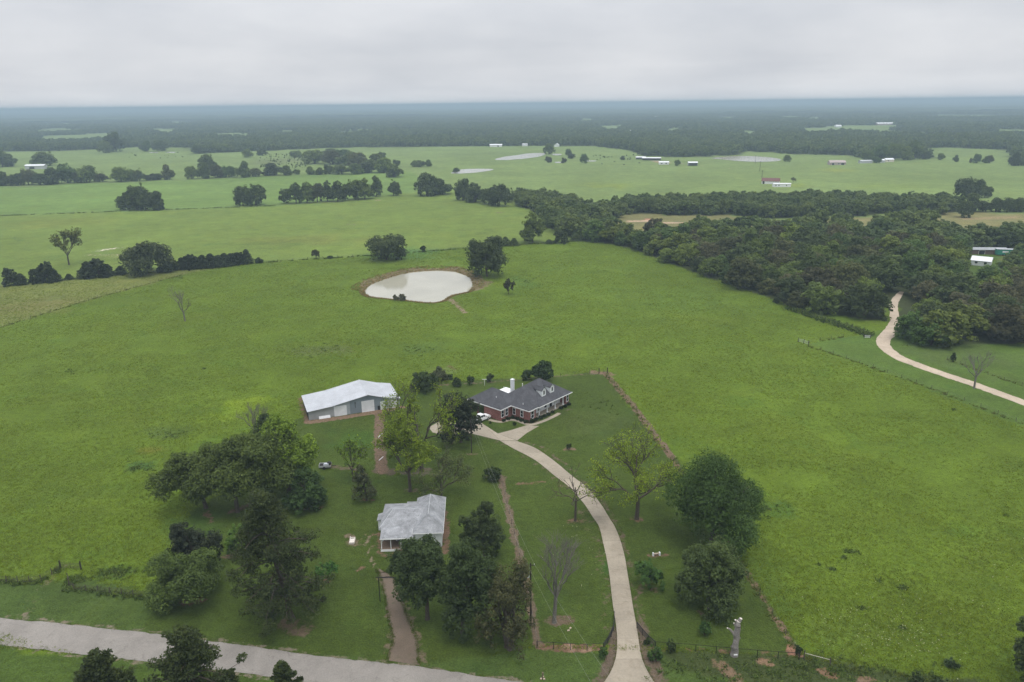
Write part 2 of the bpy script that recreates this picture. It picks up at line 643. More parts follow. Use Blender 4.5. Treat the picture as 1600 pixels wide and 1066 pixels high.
# regions of different grass, drawn on the ground plane
LAWN = atl([(478, 652), (632, 606), (690, 600), (900, 584), (945, 582), (1050, 715), (1165, 893), (1250, 1026), (1180, 1022), (1022, 1008),
            (838, 1010), (650, 1036), (600, 1032), (400, 1008), (245, 988), (236, 935), (262, 880), (300, 800), (410, 690)])
VERGE = atl([(-60, 912), (60, 914), (128, 905), (240, 934), (300, 990), (600, 1030), (838, 1012), (1250, 1027), (1300, 1037), (1500, 1062), (1760, 1100),
             (1500, 1200), (600, 1150), (-100, 960)])
SOUTH = atl([(-150, 1003), (130, 1023), (400, 1055), (600, 1080), (1200, 1160), (900, 1600), (-200, 1400)])
STRIP_FIELD = atl([(-60, 520), (0, 511), (150, 466), (285, 429), (400, 407), (0, 446), (-80, 452)])
NORTH_W = atl([(-300, 470), (0, 446), (400, 409), (590, 398), (760, 384), (905, 374), (820, 310), (700, 295), (430, 322), (0, 337), (-300, 345)])
HAY_W = atl([(-300, 345), (0, 337), (180, 331), (430, 322), (600, 306), (700, 295), (640, 268), (480, 273), (270, 283), (0, 291), (-300, 300)])
RIGHT_YARD = atl([(1263, 538), (1355, 522), (1400, 512), (1480, 540), (1600, 537), (1760, 545), (1760, 735), (1600, 668), (1430, 600)])
BANK = atl([(1030, 1012), (1250, 1026), (1330, 1040), (1500, 1064), (1600, 1078), (1500, 1110), (1100, 1062)])
CLEAR_A = atl([(905, 372), (975, 335), (1130, 336), (1200, 346), (1345, 340), (1420, 336), (1500, 332), (1720, 336), (1720, 358), (1620, 374), (1490, 374), (1470, 358), (1372, 362), (1365, 374), (1322, 374), (1318, 364), (1230, 366), (1090, 368), (1080, 380), (990, 376), (975, 366)])
CLEAR_B = atl([(1500, 392), (1585, 392), (1585, 437), (1500, 437)])
CLEAR_C = atl([(1575, 388), (1720, 388), (1720, 408), (1575, 408)])

GC = dict(pasture=(0.092, 0.138, 0.0130), lawn=(0.054, 0.080, 0.0135), verge=(0.058, 0.090, 0.019), south=(0.058, 0.092, 0.016),
          strip=(0.150, 0.170, 0.042), north=(0.134, 0.184, 0.036), hay=(0.130, 0.198, 0.046), far=(0.152, 0.205, 0.060),
          yard=(0.080, 0.128, 0.022), bank=(0.050, 0.066, 0.020), wood=(0.045, 0.055, 0.020), clear=(0.175, 0.165, 0.065))

# bare soil: polyline (px), half width m, strength, colour
RED, BROWN, TAN = (0.155, 0.085, 0.058), (0.125, 0.092, 0.062), (0.33, 0.25, 0.165)
DIRT = [
    ([(945, 582), (990, 635), (1050, 715)], 0.9, 0.95, (0.17, 0.105, 0.075)), ([(1050, 715), (1110, 800), (1165, 893), (1205, 955), (1250, 1024)], 0.7, 0.62, (0.20, 0.12, 0.08)),
    ([(594, 645), (592, 690), (597, 737)], 1.35, 1.0, (0.155, 0.095, 0.07)), ([(590, 735), (615, 738)], 1.6, 0.75, (0.10, 0.07, 0.05)), ([(505, 727), (560, 734)], 0.9, 0.72, BROWN), ([(610, 737), (680, 743)], 1.2, 0.62, (0.11, 0.09, 0.065)),
    ([(783, 745), (795, 800), (812, 870), (832, 960), (841, 1008)], 0.75, 0.85, (0.145, 0.10, 0.07)), ([(735, 745), (790, 746)], 0.6, 0.5, BROWN),
    ([(484, 660), (545, 651), (628, 637)], 1.3, 0.85, (0.22, 0.135, 0.095)), ([(472, 622), (482, 657)], 1.4, 0.75, RED), ([(696, 800), (697, 830), (696, 862)], 0.8, 0.8, (0.14, 0.075, 0.05)),
    ([(590, 835), (597, 868), (640, 868)], 0.8, 0.66, RED), ([(640, 603), (690, 602), (760, 598), (840, 590), (940, 583)], 1.0, 0.52, (0.15, 0.11, 0.07)), ([(928, 581), (955, 585)], 1.4, 0.8, (0.22, 0.14, 0.10)),
    ([(841, 1010), (940, 1014)], 0.9, 0.75, (0.17, 0.085, 0.06)), ([(1022, 1010), (1250, 1025)], 0.7, 0.45, (0.17, 0.085, 0.06)),
    ([(966, 985), (962, 1020), (942, 1066)], 1.3, 0.80, (0.115, 0.08, 0.062)), ([(998, 975), (1010, 1015), (1030, 1066)], 1.5, 0.78, (0.12, 0.082, 0.062)),
    ([(922, 800), (950, 860), (975, 905), (996, 970)], 0.5, 0.0, BROWN),
    ([(700, 662), (780, 688), (840, 720), (905, 775), (935, 830), (952, 900), (962, 985)], 2.6, 0.42, BROWN), ([(812, 688), (850, 700), (900, 740), (950, 795), (975, 850), (988, 905), (1000, 975)], 1.0, 0.5, (0.12, 0.085, 0.06)),
    ([(598, 905), (612, 970), (605, 1032)], 1.0, 0.5, (0.14, 0.105, 0.07)), ([(625, 930), (648, 990), (662, 1040)], 1.2, 0.55, (0.14, 0.105, 0.07)),
    ([(0, 962), (266, 991), (527, 1027), (800, 1062), (1000, 1090)], 0.6, 0.55, (0.2, 0.165, 0.12)), ([(0, 1009), (127, 1025), (243, 1037), (400, 1057), (700, 1096)], 0.6, 0.6, (0.2, 0.165, 0.12)),
    ([(100, 887), (60, 925), (40, 955)], 1.2, 0.42, (0.16, 0.13, 0.08)), ([(0, 446), (400, 411), (590, 398), (760, 387), (905, 376)], 0.8, 0.48, (0.11, 0.09, 0.055)), ([(0, 337), (200, 330), (430, 321)], 1.2, 0.4, (0.09, 0.08, 0.05)),
    ([(575, 852), (572, 834), (578, 870), (590, 893)], 0.35, 0.62, (0.22, 0.17, 0.12)),
    ([(700, 572), (716, 578)], 1.0, 0.6, RED), ([(1126, 1040), (1148, 1060)], 1.4, 0.78, (0.17, 0.105, 0.065)), ([(1192, 1035), (1202, 1038)], 0.9, 0.8, (0.22, 0.13, 0.08)), ([(1288, 1050), (1300, 1054)], 0.9, 0.8, (0.19, 0.10, 0.06)), ([(1345, 1060), (1360, 1064)], 1.1, 0.75, (0.18, 0.11, 0.07)),
    ([(885, 1012), (893, 1013)], 0.5, 0.95, (0.26, 0.17, 0.11)), ([(913, 1016), (925, 1017)], 0.45, 0.95, (0.26, 0.17, 0.11)), ([(1238, 1012), (1245, 1022)], 0.9, 0.9, (0.26, 0.14, 0.09)),
    ([(808, 757), (850, 753)], 0.7, 0.6, RED), ([(865, 970), (885, 968)], 1.5, 0.7, (0.13, 0.085, 0.06)), ([(1003, 918), (1020, 920)], 1.2, 0.62, (0.15, 0.085, 0.06)), ([(1014, 868), (1040, 868)], 0.8, 0.66, RED), ([(545, 838), (556, 850)], 1.2, 0.7, (0.17, 0.12, 0.085)),
    ([(445, 975), (475, 985)], 2.0, 0.62, (0.115, 0.075, 0.05)), ([(322, 800), (330, 815)], 0.7, 0.75, RED), ([(366, 798), (400, 786)], 1.6, 0.6, (0.11, 0.06, 0.05)), ([(470, 795), (500, 793)], 1.1, 0.6, RED), ([(283, 942), (312, 938)], 1.4, 0.7, (0.13, 0.065, 0.05)), ([(347, 868), (370, 870)], 1.0, 0.6, (0.16, 0.10, 0.07)), ([(505, 908), (520, 910)], 0.8, 0.58, RED), ([(562, 890), (567, 888)], 0.8, 0.55, RED),
    ([(885, 702), (894, 702)], 0.9, 0.8, (0.21, 0.13, 0.09)), ([(733, 710), (742, 709)], 0.9, 0.6, (0.15, 0.10, 0.07)), ([(1100, 958), (1116, 955)], 1.2, 0.55, (0.11, 0.07, 0.05)), ([(985, 812), (1002, 811)], 1.0, 0.62, RED), ([(890, 815), (906, 813)], 1.0, 0.62, RED), ([(634, 767), (652, 766)], 1.0, 0.58, BROWN), ([(565, 782), (580, 782)], 0.9, 0.6, RED), ([(655, 735), (668, 735)], 1.4, 0.66, (0.11, 0.085, 0.065)),
    ([(770, 652), (800, 652), (828, 660), (850, 657), (890, 640)], 1.0, 0.55, (0.10, 0.075, 0.055)),
    # far bare places
    ([(155, 391), (175, 389)], 3.6, 0.72, (0.60, 0.54, 0.44)), ([(140, 398), (190, 400)], 5.0, 0.50, (0.42, 0.34, 0.24)), ([(545, 351), (585, 348)], 3.5, 0.5, (0.19, 0.14, 0.08)), ([(630, 266), (648, 266)], 9.0, 0.62, (0.26, 0.18, 0.11)), ([(-5, 296), (6, 296)], 7.0, 0.8, (0.55, 0.47, 0.38)), ([(10, 292), (110, 291)], 3.0, 0.5, (0.30, 0.25, 0.17)), ([(580, 314), (592, 313)], 2.4, 0.65, (0.30, 0.22, 0.14)), ([(780, 332), (800, 330)], 3.5, 0.62, (0.17, 0.11, 0.08)),
    ([(985, 346), (1010, 345), (1040, 348), (1075, 347)], 3.0, 0.85, (0.50, 0.36, 0.25)), ([(1000, 341), (1012, 342)], 2.6, 0.75, (0.34, 0.15, 0.10)), ([(1500, 342), (1590, 340)], 7.0, 0.66, (0.30, 0.22, 0.125)), ([(1330, 345), (1362, 343)], 5.0, 0.5, (0.30, 0.24, 0.13)), ([(1125, 343), (1180, 341)], 4.5, 0.55, (0.28, 0.22, 0.12)), ([(1585, 396), (1680, 402)], 7.0, 0.9, (0.34, 0.24, 0.155)), ([(1010, 250), (1095, 259)], 8.0, 0.6, (0.36, 0.29, 0.21)), ([(1095, 259), (1140, 264)], 3.0, 0.55, (0.36, 0.29, 0.21)), ([(1025, 252), (1040, 256)], 9.0, 0.7, (0.30, 0.19, 0.12)), ([(235, 238), (300, 237)], 7.0, 0.6, (0.36, 0.30, 0.21)), ([(1320, 248), (1350, 256)], 5.0, 0.4, (0.28, 0.25, 0.15)), ([(1380, 252), (1455, 249)], 4.0, 0.6, (0.40, 0.35, 0.25)),
    ([(700, 466), (715, 478), (727, 489)], 1.3, 0.78, (0.24, 0.175, 0.115)), ([(742, 438), (762, 442), (748, 452)], 3.4, 0.72, (0.20, 0.15, 0.09)),
    ([(475, 550), (560, 546)], 5.0, 0.38, (0.13, 0.125, 0.055)), ([(1540, 592), (1600, 610)], 1.5, 0.3, BROWN),
]

# weedy, darker or paler grass and painted tree shade: centre px, half-size px (x, y), colour, strength
BLOTCH = [((215, 730), (26, 10), (0.045, 0.105, 0.030), 0.7), ((265, 675), (45, 12), (0.062, 0.095, 0.026), 0.55), ((235, 705), (20, 7), (0.17, 0.15, 0.02), 0.6), ((380, 632), (55, 12), (0.155, 0.215, 0.012), 0.75), ((350, 650), (40, 10), (0.14, 0.20, 0.013), 0.6),
          ((180, 893), (40, 14), (0.04, 0.075, 0.02), 0.7), ((500, 548), (55, 9), (0.085, 0.105, 0.035), 0.6), ((660, 545), (45, 14), (0.075, 0.125, 0.028), 0.5), ((690, 580), (30, 9), (0.10, 0.13, 0.05), 0.5), ((815, 440), (26, 12), (0.062, 0.115, 0.02), 0.65), ((640, 395), (70, 10), (0.060, 0.145, 0.040), 0.65), ((1210, 795), (35, 22), (0.055, 0.115, 0.022), 0.6), ((300, 820), (60, 34), (0.052, 0.098, 0.018), 0.65), ((1195, 900), (40, 70), (0.07, 0.115, 0.02), 0.5), ((1330, 990), (80, 40), (0.105, 0.145, 0.022), 0.5), ((930, 660), (60, 25), (0.068, 0.092, 0.024), 0.45), ((560, 690), (50, 22), (0.05, 0.105, 0.014), 0.6), ((940, 885), (14, 8), (0.035, 0.095, 0.018), 0.6), ((1500, 555), (110, 30), (0.085, 0.115, 0.035), 0.55), ((950, 290), (60, 5), (0.19, 0.235, 0.03), 0.6), ((1310, 266), (35, 3), (0.22, 0.24, 0.03), 0.6), ((1235, 290), (40, 4), (0.19, 0.23, 0.03), 0.6), ((1390, 292), (70, 6), (0.15, 0.20, 0.03), 0.4), ((90, 350), (100, 10), (0.15, 0.17, 0.03), 0.5), ((480, 375), (110, 9), (0.15, 0.16, 0.035), 0.5), ((690, 335), (90, 14), (0.13, 0.18, 0.035), 0.5), ((40, 480), (90, 16), (0.19, 0.165, 0.06), 0.4), ((1050, 465), (160, 25), (0.085, 0.140, 0.022), 0.4), ((900, 420), (90, 14), (0.095, 0.145, 0.018), 0.4), ((870, 525), (120, 14), (0.085, 0.145, 0.020), 0.35), ((100, 780), (90, 30), (0.085, 0.135, 0.018), 0.4), ((445, 252), (60, 8), (0.13, 0.145, 0.06), 0.6)]  # spots below the oak clump and right of the biggest oak hold painted shade


def build_ground():
    def axis(fine0, fine1, step, lo, hi, g):
        a = list(np.arange(fine0, fine1 + step / 2, step))
        x, s = a[-1], step
        while x < hi:
            s *= g
            x += s
            a.append(x)
        x, s, pre = a[0], step, []
        while x > lo:
            s *= g
            x -= s
            pre.append(x)
        return np.array(pre[::-1] + a)
    xs = axis(-130, 120, 0.9, -30000, 30000, 1.045)
    ys = axis(70, 235, 0.9, -3000, 31000, 1.03)
    X, Y = np.meshgrid(xs, ys)
    P = np.stack([X.ravel(), Y.ravel()], 1)
    n = len(P)
    Z = ground_z(P)
    J = P + np.stack([vnoise(P, 7.0, 1) - 0.5, vnoise(P, 7.0, 2) - 0.5], 1) * 3.0
    col = np.tile(np.array(GC['pasture']), (n, 1))
    near = P[:, 1] < 420

    def zone(poly, key):
        b0, b1 = poly.min(0) - 5, poly.max(0) + 5
        k = np.where(((P > b0) & (P < b1)).all(1))[0]
        k = k[inside(J[k], poly)]
        col[k] = GC[key]
    # everything beyond the first pasture
    far_edge = atl([(-4000, 800), (0, 446), (400, 409), (590, 398), (760, 384), (905, 374), (1000, 368), (1240, 366), (1400, 362), (1600, 352), (4000, 420)])
    yb = np.interp(J[:, 0], *far_edge[np.argsort(far_edge[:, 0])].T)
    col[J[:, 1] > yb] = GC['far']
    for poly, key in ((NORTH_W, 'north'), (HAY_W, 'hay'), (STRIP_FIELD, 'strip'), (WOOD_A, 'wood'), (WOOD_B, 'wood'), (CLEAR_A, 'clear'), (CLEAR_B, 'yard'),
                      (CLEAR_C, 'clear'), (RIGHT_YARD, 'yard'), (VERGE, 'verge'), (LAWN, 'lawn'), (SOUTH, 'south'), (BANK, 'bank')):
        zone(poly, key)
    dist = np.hypot(*P.T)
    m = dist > 1000
    fm = np.zeros(n, bool)
    fm[m] = forest_mask(P[m])
    col[fm] = GC['wood']
    for (cx, cy), (hx, hy), bc, st in BLOTCH:
        c = at(cx, cy)[:2]
        rx = abs(at(cx + hx, cy)[0] - c[0])
        ry = abs(at(cx, cy - hy)[1] - at(cx, cy + hy)[1]) / 2
        k = np.where((abs(P[:, 0] - c[0]) < rx * 1.6) & (abs(P[:, 1] - c[1]) < ry * 1.6))[0]
        q = np.hypot((J[k, 0] - c[0]) / rx, (J[k, 1] - c[1]) / ry) + (vnoise(P[k], max(rx, ry) * 0.3, 9) - 0.5) * 0.8
        a = (st * (1 - smooth(0.35, 1.15, q)))[:, None]
        col[k] = col[k] * (1 - a) + np.array(bc) * a
    dirt = np.zeros(n)
    dcol = np.tile(np.array(BROWN), (n, 1))
    for pts, hw, st, dc in DIRT:
        w = atl(pts)
        b0, b1 = w.min(0) - hw * 4 - 4, w.max(0) + hw * 4 + 4
        k = np.where(((P > b0) & (P < b1)).all(1))[0]
        a = st * 0.93 * (1 - smooth(hw * 0.4, hw * 1.5 + 0.35, dist_line(P[k], w)))
        dc = tuple(0.75 * c + 0.25 * g for c, g in zip(dc, (0.13, 0.12, 0.07))) if max(dc) < 0.25 else dc
        kk = k[a > dirt[k]]
        dirt[kk] = a[a > dirt[k]]
        dcol[kk] = dc
    # trodden, dried bank round the pond
    k = np.where((abs(P[:, 0] + 40) < 70) & (abs(P[:, 1] - 345) < 90))[0]
    d = dist_line(P[k], pond_s, True)
    back = smooth(335, 352, P[k, 1] + 0.25 * (P[k, 0] + 40) * 0)
    a = 0.70 * (1 - smooth(0.8 + 3.6 * back, 2.4 + 5.0 * back, d))
    s = a > dirt[k]
    dirt[k[s]] = a[s]
    dcol[k[s]] = (0.175, 0.135, 0.075)
    nx, ny = len(xs), len(ys)
    i = np.arange(nx - 1)[None, :] + nx * np.arange(ny - 1)[:, None]
    i = i.ravel()
    Fq = np.stack([i, i + 1, i + nx + 1, i + nx], 1)
    one = np.ones((n, 1))
    me = np_mesh('ground', np.column_stack([P, Z]), Fq, [M['ground']],
                 dict(gcol=('FLOAT_COLOR', np.hstack([col, one])), dirt=('FLOAT', dirt), dcol=('FLOAT_COLOR', np.hstack([dcol, one]))), True)
    tag(link('ground', me), kind='structure')


# ---- where woods stand
WOOD_A = atl([(905, 374), (935, 378), (985, 388), (1030, 405), (1085, 425), (1140, 445), (1200, 463), (1245, 484), (1300, 491), (1350, 499), (1382, 500), (1388, 478),
              (1398, 462), (1404, 475), (1404, 500), (1398, 516), (1405, 535), (1440, 541), (1500, 540), (1600, 534), (1760, 530), (1760, 352), (1600, 352), (1500, 356),
              (1420, 352), (1345, 362), (1230, 366), (1090, 366), (985, 364), (950, 350), (905, 350), (870, 347), (850, 352), (880, 366)])
WOOD_B = atl([(812, 309), (850, 312), (905, 326), (940, 330), (990, 322), (1060, 319), (1130, 317), (1300, 317), (1480, 320), (1500, 331), (1460, 336), (1400, 333), (1345, 337), (1200, 341), (1150, 336),
              (1060, 336), (985, 333), (945, 345), (905, 350), (870, 347), (845, 338), (815, 322)])
FOREST_EDGE = [(-900, 246), (-300, 242), (0, 237), (80, 236.5), (165, 233), (240, 229), (300, 231), (310, 240), (400, 236.5), (476, 233), (560, 230), (800, 228.5), (921, 228), (985, 235),
               (1005, 244), (1060, 245.5), (1150, 243), (1162, 237), (1215, 238), (1225, 240.5), (1330, 243), (1345, 248), (1452, 247), (1440, 231.5), (1500, 231), (1580, 235), (1588, 256), (1700, 262), (2400, 270)]
FAR_FIELDS = [[(45, 214), (120, 210), (206, 206), (212, 211), (150, 216), (60, 219)], [(36, 204), (125, 199.5), (130, 202.5), (40, 206.5)], [(176, 199.5), (206, 199.5), (206, 203), (178, 203)],
              [(232, 199), (286, 204), (282, 208), (238, 206)], [(60, 192), (130, 191), (130, 193), (60, 194)], [(425, 201), (465, 201), (462, 206), (430, 206)], [(355, 207), (392, 207), (392, 212), (360, 212)],
              [(925, 197.5), (972, 195.5), (974, 200), (930, 202)], [(1037, 200), (1068, 199), (1070, 206), (1038, 208)], [(1090, 198), (1136, 196), (1136, 201), (1092, 202)], [(1150, 203), (1190, 203), (1190, 206), (1150, 206)],
              [(1230, 203), (1262, 199), (1330, 196), (1405, 196), (1432, 202), (1428, 207), (1330, 204), (1270, 206.5)], [(1440, 207), (1515, 209.5), (1515, 212), (1450, 211.5)], [(900, 186), (935, 185), (935, 187), (900, 188)], [(255, 190), (300, 189), (300, 191.5), (258, 192)], [(455, 183), (485, 182.5), (485, 184), (456, 184.5)], [(1120, 183), (1160, 182.5), (1160, 184), (1122, 184.5)], [(1500, 190), (1560, 189.5), (1560, 191.5), (1505, 192)], [(540, 203), (585, 202), (588, 205), (545, 206)]]
_fe = atl(FOREST_EDGE)
_ff = []
for p in FAR_FIELDS:
    # the near part of each field is hidden by the trees before it: carry the field on towards the viewer
    up = 11.0 / float(np.hypot(*at(*np.mean(p, axis=0))[:2])) * F_PX
    for k_ in (0.0, 0.35, 0.7, 1.0):
        _ff.append(atl([(x, y + up * k_) for x, y in p]))
_fe_r = np.hypot(*_fe.T)
_fe_t = np.arctan2(_fe[:, 0], _fe[:, 1])


def forest_mask(P):
    P = np.asarray(P)[:, :2]
    r, th = np.hypot(*P.T), np.arctan2(P[:, 0], P[:, 1])
    # the notch at the right field is not a function of the bearing: use the polygon for it
    poly = np.vstack([_fe, [[60000, 4000], [60000, 60000], [-60000, 60000], [-60000, 3000]]])
    m = inside(P, poly)
    J = P + np.stack([vnoise(P, 90.0, 41) - 0.5, vnoise(P, 70.0, 42) - 0.5], 1) * np.array([130.0, 170.0])
    for f in _ff:
        m &= ~inside(J, f)
    q = P * np.array([1.25, 0.9])
    g = vnoise(q, 330.0, 5) * 0.6 + vnoise(q, 160.0, 6) * 0.4
    m &= ~((g > 0.665) & (r > 1900))
    return m


build_ground()


def sheet(name, pts, z, mat, kind='structure', px=True, zoff=0.0):
    w = atl(pts) if px else np.asarray(pts)
    mb = MB().poly([(x, y, z) for x, y in w])
    o = mb.build(name, mat)
    return tag(o, kind=kind)


# ponds
mbp = MB().poly([(x, y, WATER_Z) for x, y in smooth_loop(pond - (pond - pond.mean(0)) * -0.012, 2)])
tag(mbp.build('water', M['water']), kind='structure')
FAR_PONDS = [[(768, 250), (790, 244.5), (808, 243), (822, 240), (850, 238.8), (853, 242), (838, 246), (812, 249), (790, 250.5)], [(702, 271), (719, 264.5), (750, 263.8), (776, 264.6), (760, 268), (738, 270.5), (712, 272)],
             [(1105, 247.5), (1140, 244), (1180, 244), (1216, 247.5), (1224, 251), (1195, 253.5), (1160, 252.5), (1130, 249.5)], [(862, 240.5), (877, 240.5), (878, 242.8), (864, 243)], [(866, 253), (880, 253), (880, 255), (868, 255)],
             [(916, 251), (932, 251), (931, 252.6), (917, 252.6)], [(232, 238.4), (248, 237.8), (248, 239.2), (234, 239.6)], [(258, 238.2), (274, 237.2), (275, 238.8), (260, 239.4)]]
for p in FAR_PONDS:
    w = smooth_loop(atl(p), 2)
    rz = np.hypot(*w.mean(0))
    tag(MB().poly([(x, y, 0.15) for x, y in w]).build('water', M['far_water']), kind='structure')


# ================================================================== roads, drives and walks
def offset_line(C, w):
    C = np.asarray(C, float)
    T = np.gradient(C, axis=0)
    T /= np.linalg.norm(T, axis=1)[:, None]
    N = np.stack([-T[:, 1], T[:, 0]], 1)
    w = np.broadcast_to(w, (len(C),))[:, None]
    return C + N * w, C - N * w


def catmull(P, k=6):
    P = np.asarray(P, float)
    Q = np.vstack([2 * P[0] - P[1], P, 2 * P[-1] - P[-2]])
    out = []
    for i in range(1, len(Q) - 2):
        for t in np.linspace(0, 1, k, endpoint=False):
            a, b, c, d = Q[i - 1], Q[i], Q[i + 1], Q[i + 2]
            out.append(0.5 * (2 * b + (c - a) * t + (2 * a - 5 * b + 4 * c - d) * t * t + (3 * b - a - 3 * c + d) * t ** 3))
    out.append(P[-1])
    return np.array(out)


def ribbon(name, L, R, z, mat, thick=0.0, ragged=0.0, kind='structure'):
    n = len(L)
    if ragged:
        L = L + (rng.random((n, 2)) - 0.5) * ragged
        R = R + (rng.random((n, 2)) - 0.5) * ragged
    V = np.vstack([np.column_stack([L, np.full(n, z)]), np.column_stack([(L + R) / 2, np.full(n, z + 0.02)]), np.column_stack([R, np.full(n, z)])])
    i = np.arange(n - 1)
    Fq = np.vstack([np.stack([i, i + 1, i + n + 1, i + n], 1), np.stack([i + n, i + n + 1, i + 2 * n + 1, i + 2 * n], 1)])
    o = link(name, np_mesh(name, V, Fq[:, ::-1], [mat], None, True))
    return tag(o, kind=kind)


# paved lane across the foot of the picture
top_e = catmull(atl([(-260, 938), (0, 965.5), (119, 977), (266, 993.6), (400, 1011.5), (527, 1029), (653, 1042), (800, 1064), (960, 1086), (1300, 1135)]), 14)
bot_e = catmull(atl([(-260, 975), (0, 1007.5), (127, 1023), (243, 1035), (400, 1054.5), (530, 1072), (660, 1088), (800, 1108), (960, 1132), (1300, 1186)]), 14)
ribbon('road', top_e, bot_e, 0.03, M['asphalt'], ragged=0.28)

# gravel lane on the right
_gc = catmull(atl([(1409, 456), (1405, 461), (1396, 476), (1398, 500), (1391, 518), (1380, 532), (1385, 545), (1405, 559), (1430, 569), (1453, 577.6), (1494, 591.5), (1517, 599), (1555, 613), (1600, 629.5), (1680, 660), (1780, 700)]), 8)
_n = len(_gc)
gl, gr = offset_line(_gc, np.interp(np.arange(_n), [0, 12, 24, 34, 44, _n - 1], [0.9, 1.5, 1.7, 2.4, 2.1, 1.9]))
ribbon('gravel_lane', gl, gr, 0.03, M['gravel'], ragged=0.35)

# rough track to the old farmhouse
tl = catmull(atl([(588, 889), (596, 905), (603, 938), (608, 968), (614, 999), (604, 1033)]), 9)
tr_ = catmull(atl([(599, 891), (617, 905), (627, 938), (638, 968), (650, 999), (654, 1039)]), 9)
ribbon('gravel_track', tl, tr_, 0.012, M['gravel_dark'], ragged=0.7)

# concrete driveway, slab by slab
DL = [(781, 689), (800, 700), (835.7, 719), (867, 744), (889, 761), (912, 786.7), (926, 808), (936, 823), (942, 846.7), (947.7, 872), (952, 897), (955, 922.7), (958, 948), (962, 973), (964.5, 998.7), (963, 1024), (957, 1044), (944, 1066), (918, 1088)]
DR = [(808, 689.5), (835.7, 700), (864, 719), (894, 744), (916, 761), (938, 786.7), (951, 808), (960.5, 823), (970, 846.7), (976.5, 872), (980.6, 897), (985, 922.7), (989, 948), (993.5, 973), (997.6, 998.7), (1001.5, 1024), (1009, 1044), (1022, 1066), (1046, 1092)]
dl, dr = catmull(atl(DL), 10), catmull(atl(DR), 10)
drive = tag(empty('driveway'), kind='structure')
_len = np.concatenate([[0], np.cumsum(np.linalg.norm(np.diff((dl + dr) / 2, axis=0), axis=1))])


def cut(L, s):
    return np.array([np.interp(s, _len, L[:, 0]), np.interp(s, _len, L[:, 1])])


def slab_mesh(corners_l, corners_r, z, th=0.10):
    n = len(corners_l)
    mb = MB()
    top = [(x, y, z) for x, y in corners_l] + [(x, y, z) for x, y in corners_r[::-1]]
    mb.poly(top[::-1])
    for i in range(len(top)):
        a, b = top[i], top[(i + 1) % len(top)]
        mb.poly([a, b, (b[0], b[1], z - th), (a[0], a[1], z - th)])
    return mb


s, k = 0.0, 0
while s < _len[-1] - 1:
    e = min(s + 4.6, _len[-1])
    q = np.linspace(s + 0.012, e - 0.012, 4)
    slab_mesh([cut(dl, x) for x in q], [cut(dr, x) for x in q], 0.05 + (k * 37 % 7) * 0.0015).build('slab', M['concrete'], drive)
    s, k = e, k + 1
# parking apron and spur to the front walk
APRON = [([(670, 668), (690, 657), (722, 658)], [(676, 676), (700, 682), (728, 676)]), ([(722.4, 658), (745, 656), (757, 664.5)], [(728.4, 676), (748, 680.5), (781, 688.6)])]
for a, b in APRON:
    slab_mesh(atl(a), atl(b), 0.052).build('slab', M['concrete'], drive)
slab_mesh(atl([(757.4, 664.6), (777.5, 677.6)]), atl([(781.2, 688.6), (808, 689)]), 0.054).build('slab', M['concrete'], drive)
slab_mesh(atl([(778, 677.7), (800, 672), (823, 664.8)]), atl([(808.3, 688.6), (823, 677), (842, 666)]), 0.050).build('slab', M['concrete'], drive)
wc = catmull(atl([(764, 656), (774, 658.5), (784, 659.5), (797, 656.5), (808, 657.5), (820, 662), (832, 663.5), (850, 658), (865, 651), (874, 646)]), 5)
wl_, wr_ = offset_line(wc, 0.55)
walk = tag(empty('front_walk'), kind='structure')
for i in range(0, len(wc) - 1, 2):
    j = min(i + 2, len(wc) - 1)
    ql = [wl_[i] * 0.99 + wl_[j] * 0.01, wl_[(i + j) // 2], wl_[j] * 0.99 + wl_[i] * 0.01]
    qr = [wr_[i] * 0.99 + wr_[j] * 0.01, wr_[(i + j) // 2], wr_[j] * 0.99 + wr_[i] * 0.01]
    slab_mesh(ql, qr, 0.058 + 0.001 * (i % 3)).build('slab', M['walk'], walk)


# ================================================================== buildings
def hip(x0, x1, y0, y1, z, slope, end0=True, end1=True):
    """hip roof over a rectangle of eaves, closed underneath"""
    mb = MB()
    w, d = x1 - x0, y1 - y0
    h = min(w, d) / 2
    if w >= d:
        r0, r1 = (x0 + (h if end0 else 0), (y0 + y1) / 2, z + h * slope), (x1 - (h if end1 else 0), (y0 + y1) / 2, z + h * slope)
        A, B, C, D = (x0, y0, z), (x1, y0, z), (x1, y1, z), (x0, y1, z)
    else:
        r0, r1 = ((x0 + x1) / 2, y0 + (h if end0 else 0), z + h * slope), ((x0 + x1) / 2, y1 - (h if end1 else 0), z + h * slope)
        A, B, C, D = (x1, y0, z), (x1, y1, z), (x0, y1, z), (x0, y0, z)
    mb.poly([A, B, r1, r0]).poly([C, D, r0, r1]).poly([D, A, r0]).poly([B, C, r1]).poly([A, D, C, B])
    return mb


def fascia(x0, x1, y0, y1, z, h=0.2, t=0.06):
    mb = MB()
    g = 0.004
    mb.box(x0 - t, x1 + t, y0 - t, y0 - g, z - h, z + 0.02).box(x0 - t, x1 + t, y1 + g, y1 + t, z - h, z + 0.02)
    mb.box(x0 - t, x0 - g, y0, y1, z - h, z + 0.018).box(x1 + g, x1 + t, y0, y1, z - h, z + 0.018)
    return mb


